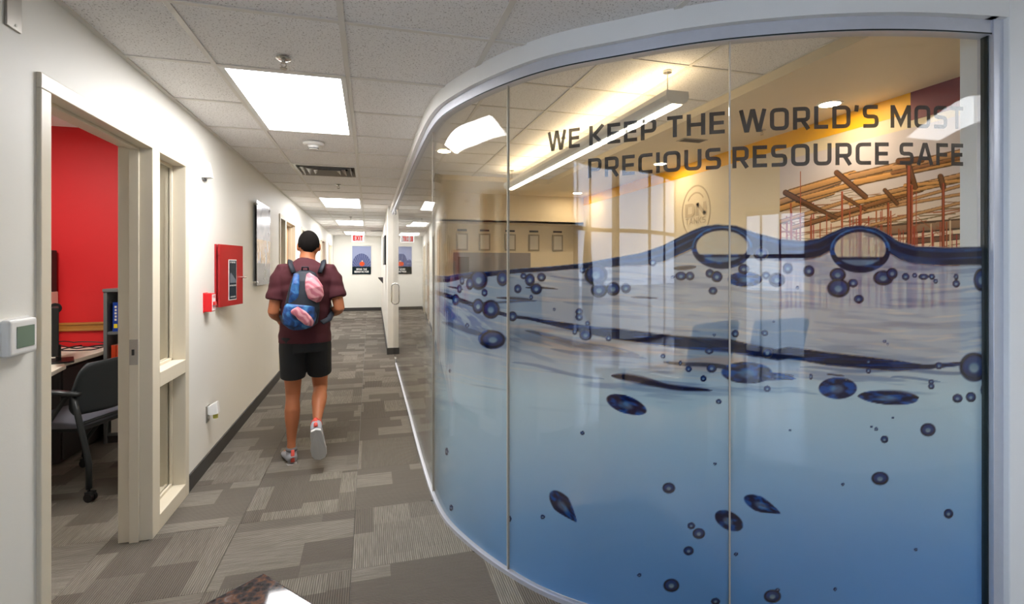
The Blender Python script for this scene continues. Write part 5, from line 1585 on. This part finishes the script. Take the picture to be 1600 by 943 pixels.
# arms
for s, sh, el, wr in ((-1, Lsh, Lel, Lwr), (1, Rsh, Rel, Rwr)):
    loft(body, [lerp(sh, el, -.06), lerp(sh, el, .15), lerp(sh, el, .5), lerp(sh, el, .85), el, lerp(el, wr, .12), lerp(el, wr, .35), lerp(el, wr, .7), wr], [.038, .042, .043, .040, .038, .040, .040, .031, .025], 16)
    # hand: palm then five curled fingers
    dirv = (V3(wr)-V3(el)).normalized(); side = V3((1, 0, 0)); side = (side-dirv*side.dot(dirv)).normalized(); upv = dirv.cross(side)*-1
    if upv.z < 0: upv = -upv
    palm = V3(wr)+dirv*.045
    loft(body, [wr, tuple(V3(wr)+dirv*.03), tuple(V3(wr)+dirv*.07), tuple(V3(wr)+dirv*.092)], [(.024, .024), (.020, .036), (.017, .041), (.014, .038)], 14, up=tuple(upv))
    for k in range(4):
        ln = (.068, .078, .073, .058)[k]; off = (k-1.5)*-.0205
        b0 = V3(wr)+dirv*.082+upv*off
        inn = side*(-s)
        p1 = b0+dirv*ln*.36; p2 = p1+(dirv*.55+inn*.85).normalized()*ln*.34; p3 = p2+(inn*1.0-dirv*.35).normalized()*ln*.30
        loft(body, [tuple(b0-dirv*.012), tuple(b0+dirv*.01), tuple(p1), tuple(p2), tuple(p3)], [.0095, .0092, .0088, .0082, .0068], 10, up=tuple(upv))
    t0 = V3(wr)+dirv*.028+upv*.022; t1 = t0+(upv*.8+dirv*.7+side*(-s)*.4).normalized()*.032; t2 = t1+(dirv*.9+side*(-s)*.5+upv*.1).normalized()*.028
    loft(body, [tuple(t0-upv*.006), tuple(t0), tuple(t1), tuple(t2)], [.012, .0125, .0105, .008], 10, up=tuple(side))
# legs
def leg(hip, kn, an, s):
    loft(body, [lerp(hip, kn, -.05), lerp(hip, kn, .25), lerp(hip, kn, .6), lerp(hip, kn, .9), kn], [(.085, .09), (.080, .084), (.066, .070), (.055, .058), (.052, .056)], 20)
    b = V3(an)-V3(kn); back = V3((0, -1, 0)); back = (back-b.normalized()*back.dot(b.normalized())).normalized()
    pts = [kn]; rad = [(.052, .055)]
    for t, rx, ry, bo in ((.12, .048, .052, .004), (.30, .054, .058, .012), (.45, .050, .053, .010), (.65, .038, .041, .003), (.85, .029, .033, 0), (1.0, .031, .037, 0)):
        pts.append(tuple(V3(kn)+b*t+back*bo)); rad.append((rx, ry))
    loft(body, pts, rad, 20)
leg(Lhip, Lkn, Lan, -1); leg(Rhip, Rkn, Ran, 1)
# feet inside the shoes
def foot_frame(an, fwd):
    f = V3(fwd).normalized(); x = V3((1, 0, 0)); x = (x-f*x.dot(f)).normalized(); u = x.cross(f); return f, x, u
FR = {'L': (Lan, (-.20, 1, -.02)), 'R': (Ran, (.12, .42, -1.0))}
for kf in 'LR':
    an, fw = FR[kf]; f, x, u = foot_frame(an, fw)
    base = V3(an)-u*.045
    loft(body, [tuple(base-f*.045), tuple(base), tuple(base+f*.08), tuple(base+f*.15)], [(.026, .03), (.032, .034), (.036, .024), (.034, .016)], 14, up=tuple(u))
bd = unify(body, 'body', M['skin'], man, .0055, 3)
# hair cap
hr = MB(); hr.ell(tuple(hc+V3((0, -.004, .006))), (.0775, .096, .101), 28, 20)
cut = []
keep_v = []
me_ = hr.build('hair', M['hair'], man, smooth=True)
bm = bmesh.new(); bm.from_mesh(me_.data)
for v in list(bm.verts):
    q = v.co-hc
    if q.y > .045 and q.z < .052: bm.verts.remove(v); continue
    if q.z < -.086+abs(q.x)*.75 or (q.z < -.01 and q.y > .015): bm.verts.remove(v)
bm.to_mesh(me_.data); bm.free()
sm_ = me_.modifiers.new('t', 'SOLIDIFY'); sm_.thickness = .010; sm_.offset = -1
hn = me_.modifiers.new('s', 'SUBSURF'); hn.levels = 1; hn.render_levels = 1
for s in (-1, 1):
    e_ = MB().ell(tuple(hc+V3((s*.030, .083, .010))), (.011, .008, .008), 12, 8).build('eye', M['sole'], man, smooth=True)
    MB().ell(tuple(hc+V3((s*.030, .0885, .010))), (.005, .004, .005), 10, 6).build('iris', M['black'], e_, smooth=True)
# t-shirt
sh_ = MB()
loft(sh_, [(0, .008, .865), (0, .008, .92), (0, .0, 1.02), (.002, -.006, 1.12), (.005, -.014, 1.24), (.008, -.014, 1.34), (.01, -.008, 1.405), (.012, .0, 1.44), (.015, .008, 1.462)],
     [(.184, .130), (.180, .126), (.170, .122), (.170, .122), (.186, .130), (.198, .124), (.170, .104), (.105, .082), (.070, .068)], 28)
for s, sh, el in ((-1, Lsh, Lel), (1, Rsh, Rel)):
    loft(sh_, [lerp(sh, el, -.28) if 0 else (sh[0]*.45, sh[1], sh[2]+.012), (sh[0]*.92, sh[1], sh[2]+.005), lerp(sh, el, .18), lerp(sh, el, .45), lerp(sh, el, .68), lerp(sh, el, .71)], [.058, .066, .068, .066, .070, .066], 20)
shirt = unify(sh_, 'shirt', M['shirt'], man, .007, 3)
# crumple the cloth a little
for v in shirt.data.vertices:
    c = v.co; nz = sin(c.z*46+c.x*17)*sin(c.x*31-c.z*13)*.0025+sin(c.z*90+c.y*40)*.0012
    v.co = c+V3(v.normal)*nz
# shorts
so = MB()
loft(so, [(0, .01, .80), (0, .01, .86), (0, .008, .93), (0, .006, .96)], [(.155, .118), (.166, .120), (.158, .112), (.150, .105)], 28)
for hip, kn in ((Lhip, Lkn), (Rhip, Rkn)):
    loft(so, [lerp(hip, kn, -.05), lerp(hip, kn, .2), lerp(hip, kn, .45), lerp(hip, kn, .70), lerp(hip, kn, .72)], [(.092, .108), (.095, .108), (.090, .098), (.088, .094), (.080, .086)], 22)
unify(so, 'shorts', M['shorts'], man, .007, 3)
# shoes: children with sole, upper, heel tab
for kf in 'LR':
    an, fw = FR[kf]; f, x, u = foot_frame(an, fw); base = V3(an)-u*.055
    up_ = MB()
    loft(up_, [tuple(base-f*.058+u*.004), tuple(base-f*.045+u*.012), tuple(base-f*.01+u*.012), tuple(base+f*.04+u*.008), tuple(base+f*.10+u*.0), tuple(base+f*.16-u*.006), tuple(base+f*.195-u*.010), tuple(base+f*.205-u*.012)],
         [(.022, .030), (.036, .040), (.040, .042), (.043, .038), (.048, .030), (.046, .023), (.034, .016), (.016, .010)], 20, up=tuple(u))
    loft(up_, [tuple(base+u*.02-f*.01), tuple(base+u*.055-f*.012), tuple(base+u*.072-f*.014)], [(.036, .044), (.038, .046), (.036, .045)], 18, up=tuple(f))
    sho = unify(up_, 'shoe', M['shoe'], man, .005, 2)
    # sole outline
    oi = [(-.064, .0), (-.052, .032), (-.01, .040), (.05, .042), (.11, .052), (.165, .049), (.20, .034), (.214, .0)]
    oi = oi+[(a, -b) for a, b in oi[-2:0:-1]]
    vs = []
    for hgt in (-.030, -.052):
        for a, b in oi: vs.append(tuple(base+f*a*(1.0)+x*b+u*(hgt+.0+(.012*max(0, (a-.12)/.09) if hgt < -.04 else 0))))
    n = len(oi)
    fs = [tuple(range(n)), tuple(range(n, 2*n))[::-1]]+[(i, (i+1) % n, n+(i+1) % n, n+i) for i in range(n)]
    s1_ = MB().add(vs, fs).build('sole', M['sole'] if kf == 'L' else M['sole'], sho, bevel=.004)
    hb = MB(); loft(hb, [tuple(base-f*.060-u*.01), tuple(base-f*.062+u*.03), tuple(base-f*.060+u*.075)], [(.014, .008), (.013, .008), (.011, .007)], 12, up=tuple(f))
    hb.build('heel_tab', M['shoered'], sho, smooth=True)
    cl = MB(); loft(cl, [tuple(base+u*.066-f*.012), tuple(base+u*.080-f*.014)], [(.040, .049), (.037, .046)], 18, up=tuple(f)); cl.build('collar', M['shoered'] if kf == 'R' else M['solegrey'], sho, smooth=True)

# ------------------------------------------------------------------ backpack on his back
M['bag'] = mat('dark_navy_bag', rgb(16, 24, 36), .7, var=.3, vscale=10, bump=.3, bscale=200)
def tie():
    m = mat('blue_patterned_nylon', rgb(24, 66, 122), .55)
    nt = m.node_tree; p = nt.nodes['Principled BSDF']; tc = nt.nodes.new('ShaderNodeTexCoord')
    n = nt.nodes.new('ShaderNodeTexNoise'); n.inputs['Scale'].default_value = 14; n.inputs['Detail'].default_value = 4; n.inputs['Distortion'].default_value = 1.2
    nt.links.new(tc.outputs['Object'], n.inputs['Vector']); cr = nt.nodes.new('ShaderNodeValToRGB'); e = cr.color_ramp.elements
    e[0].position = .36; e[0].color = (*rgb(14, 34, 66), 1); e[1].position = .70; e[1].color = (*rgb(70, 130, 176), 1); q = e.new(.52); q.color = (*rgb(22, 74, 136), 1)
    nt.links.new(n.outputs['Fac'], cr.inputs[0]); nt.links.new(cr.outputs[0], p.inputs['Base Color']); return m
M['tie'] = tie()
def pinkm():
    m = mat('pink_pattern_fabric', rgb(206, 130, 140), .6)
    nt = m.node_tree; p = nt.nodes['Principled BSDF']; tc = nt.nodes.new('ShaderNodeTexCoord')
    w_ = nt.nodes.new('ShaderNodeTexWave'); w_.inputs['Scale'].default_value = 11; w_.inputs['Distortion'].default_value = 6; w_.bands_direction = 'DIAGONAL'
    nt.links.new(tc.outputs['Object'], w_.inputs['Vector']); cr = nt.nodes.new('ShaderNodeValToRGB'); e = cr.color_ramp.elements
    e[0].position = .2; e[0].color = (*rgb(176, 98, 112), 1); e[1].position = .8; e[1].color = (*rgb(206, 146, 150), 1)
    nt.links.new(w_.outputs['Fac'], cr.inputs[0]); nt.links.new(cr.outputs[0], p.inputs['Base Color']); return m
M['pink'] = pinkm()
bp = empty('backpack', (PX0, PY0, .93), 'soft navy and bright blue backpack with pink patches worn by the walking person', 'backpack', rz=radians(6))
OZ = .93
def bl(p): return (p[0], p[1], p[2]-OZ)
g = MB()
loft(g, [bl((-.03, -.16, .985)), bl((-.03, -.175, 1.03)), bl((-.02, -.19, 1.12)), bl((-.01, -.185, 1.22)), bl((0, -.175, 1.31)), bl((.0, -.15, 1.37)), bl((0, -.135, 1.39))],
     [(.07, .03), (.115, .055), (.118, .065), (.105, .055), (.095, .045), (.075, .030), (.04, .012)], 26)
bagb = unify(g, 'bag_body', M['bag'], bp, .007, 4)
g = MB()
loft(g, [bl((-.045, -.185, .985)), bl((-.045, -.205, 1.02)), bl((-.035, -.215, 1.08)), bl((-.03, -.212, 1.14)), bl((-.03, -.20, 1.175))], [(.055, .02), (.105, .048), (.112, .052), (.105, .045), (.08, .025)], 24)
unify(g, 'lower_pouch', M['tie'], bp, .006, 3)
g = MB()
loft(g, [bl((-.075, -.215, 1.16)), bl((-.07, -.232, 1.22)), bl((-.06, -.225, 1.30)), bl((-.055, -.19, 1.37))], [(.035, .016), (.032, .016), (.026, .014), (.02, .01)], 16)
unify(g, 'side_panel', M['tie'], bp, .005, 2)
g = MB()
loft(g, [bl((.075, -.205, 1.175)), bl((.070, -.232, 1.21)), bl((.058, -.236, 1.27)), bl((.040, -.222, 1.325)), bl((.02, -.195, 1.37))], [(.03, .018), (.056, .026), (.060, .028), (.044, .022), (.014, .01)], 20)
unify(g, 'upper_patch', M['pink'], bp, .005, 3)
g = MB()
loft(g, [bl((-.085, -.245, 1.105)), bl((-.055, -.268, 1.115)), bl((-.02, -.272, 1.085)), bl((.02, -.262, 1.045)), bl((.05, -.235, 1.02))], [(.012, .018), (.018, .034), (.018, .038), (.016, .036), (.01, .022)], 18, up=(0, 0, 1))
unify(g, 'lower_patch', M['pink'], bp, .005, 3)
for s in (-1, 1):
    sx = .012
    pts = [(sx+s*.085, -.135, 1.375), (sx+s*.105, -.105, 1.425), (sx+s*.112, -.03, 1.460), (sx+s*.118, .06, 1.44), (sx+s*.125, .128, 1.36), (sx+s*.135, .142, 1.25), (sx+s*.158, .085, 1.13), (sx+s*.172, -.02, 1.07), (sx+s*.15, -.12, 1.04), (sx+s*.10, -.17, 1.02)]
    MB().tube([bl(p) for p in pts], .0085, 8, sx=2.4).build('shoulder_strap', M['bag'], bp, smooth=True)
MB().tube([bl((-.02, -.14, 1.385)), bl((-.02, -.165, 1.415)), bl((.02, -.165, 1.415)), bl((.02, -.14, 1.385))], .006, 8).build('grab_loop', M['bag'], bp, smooth=True)
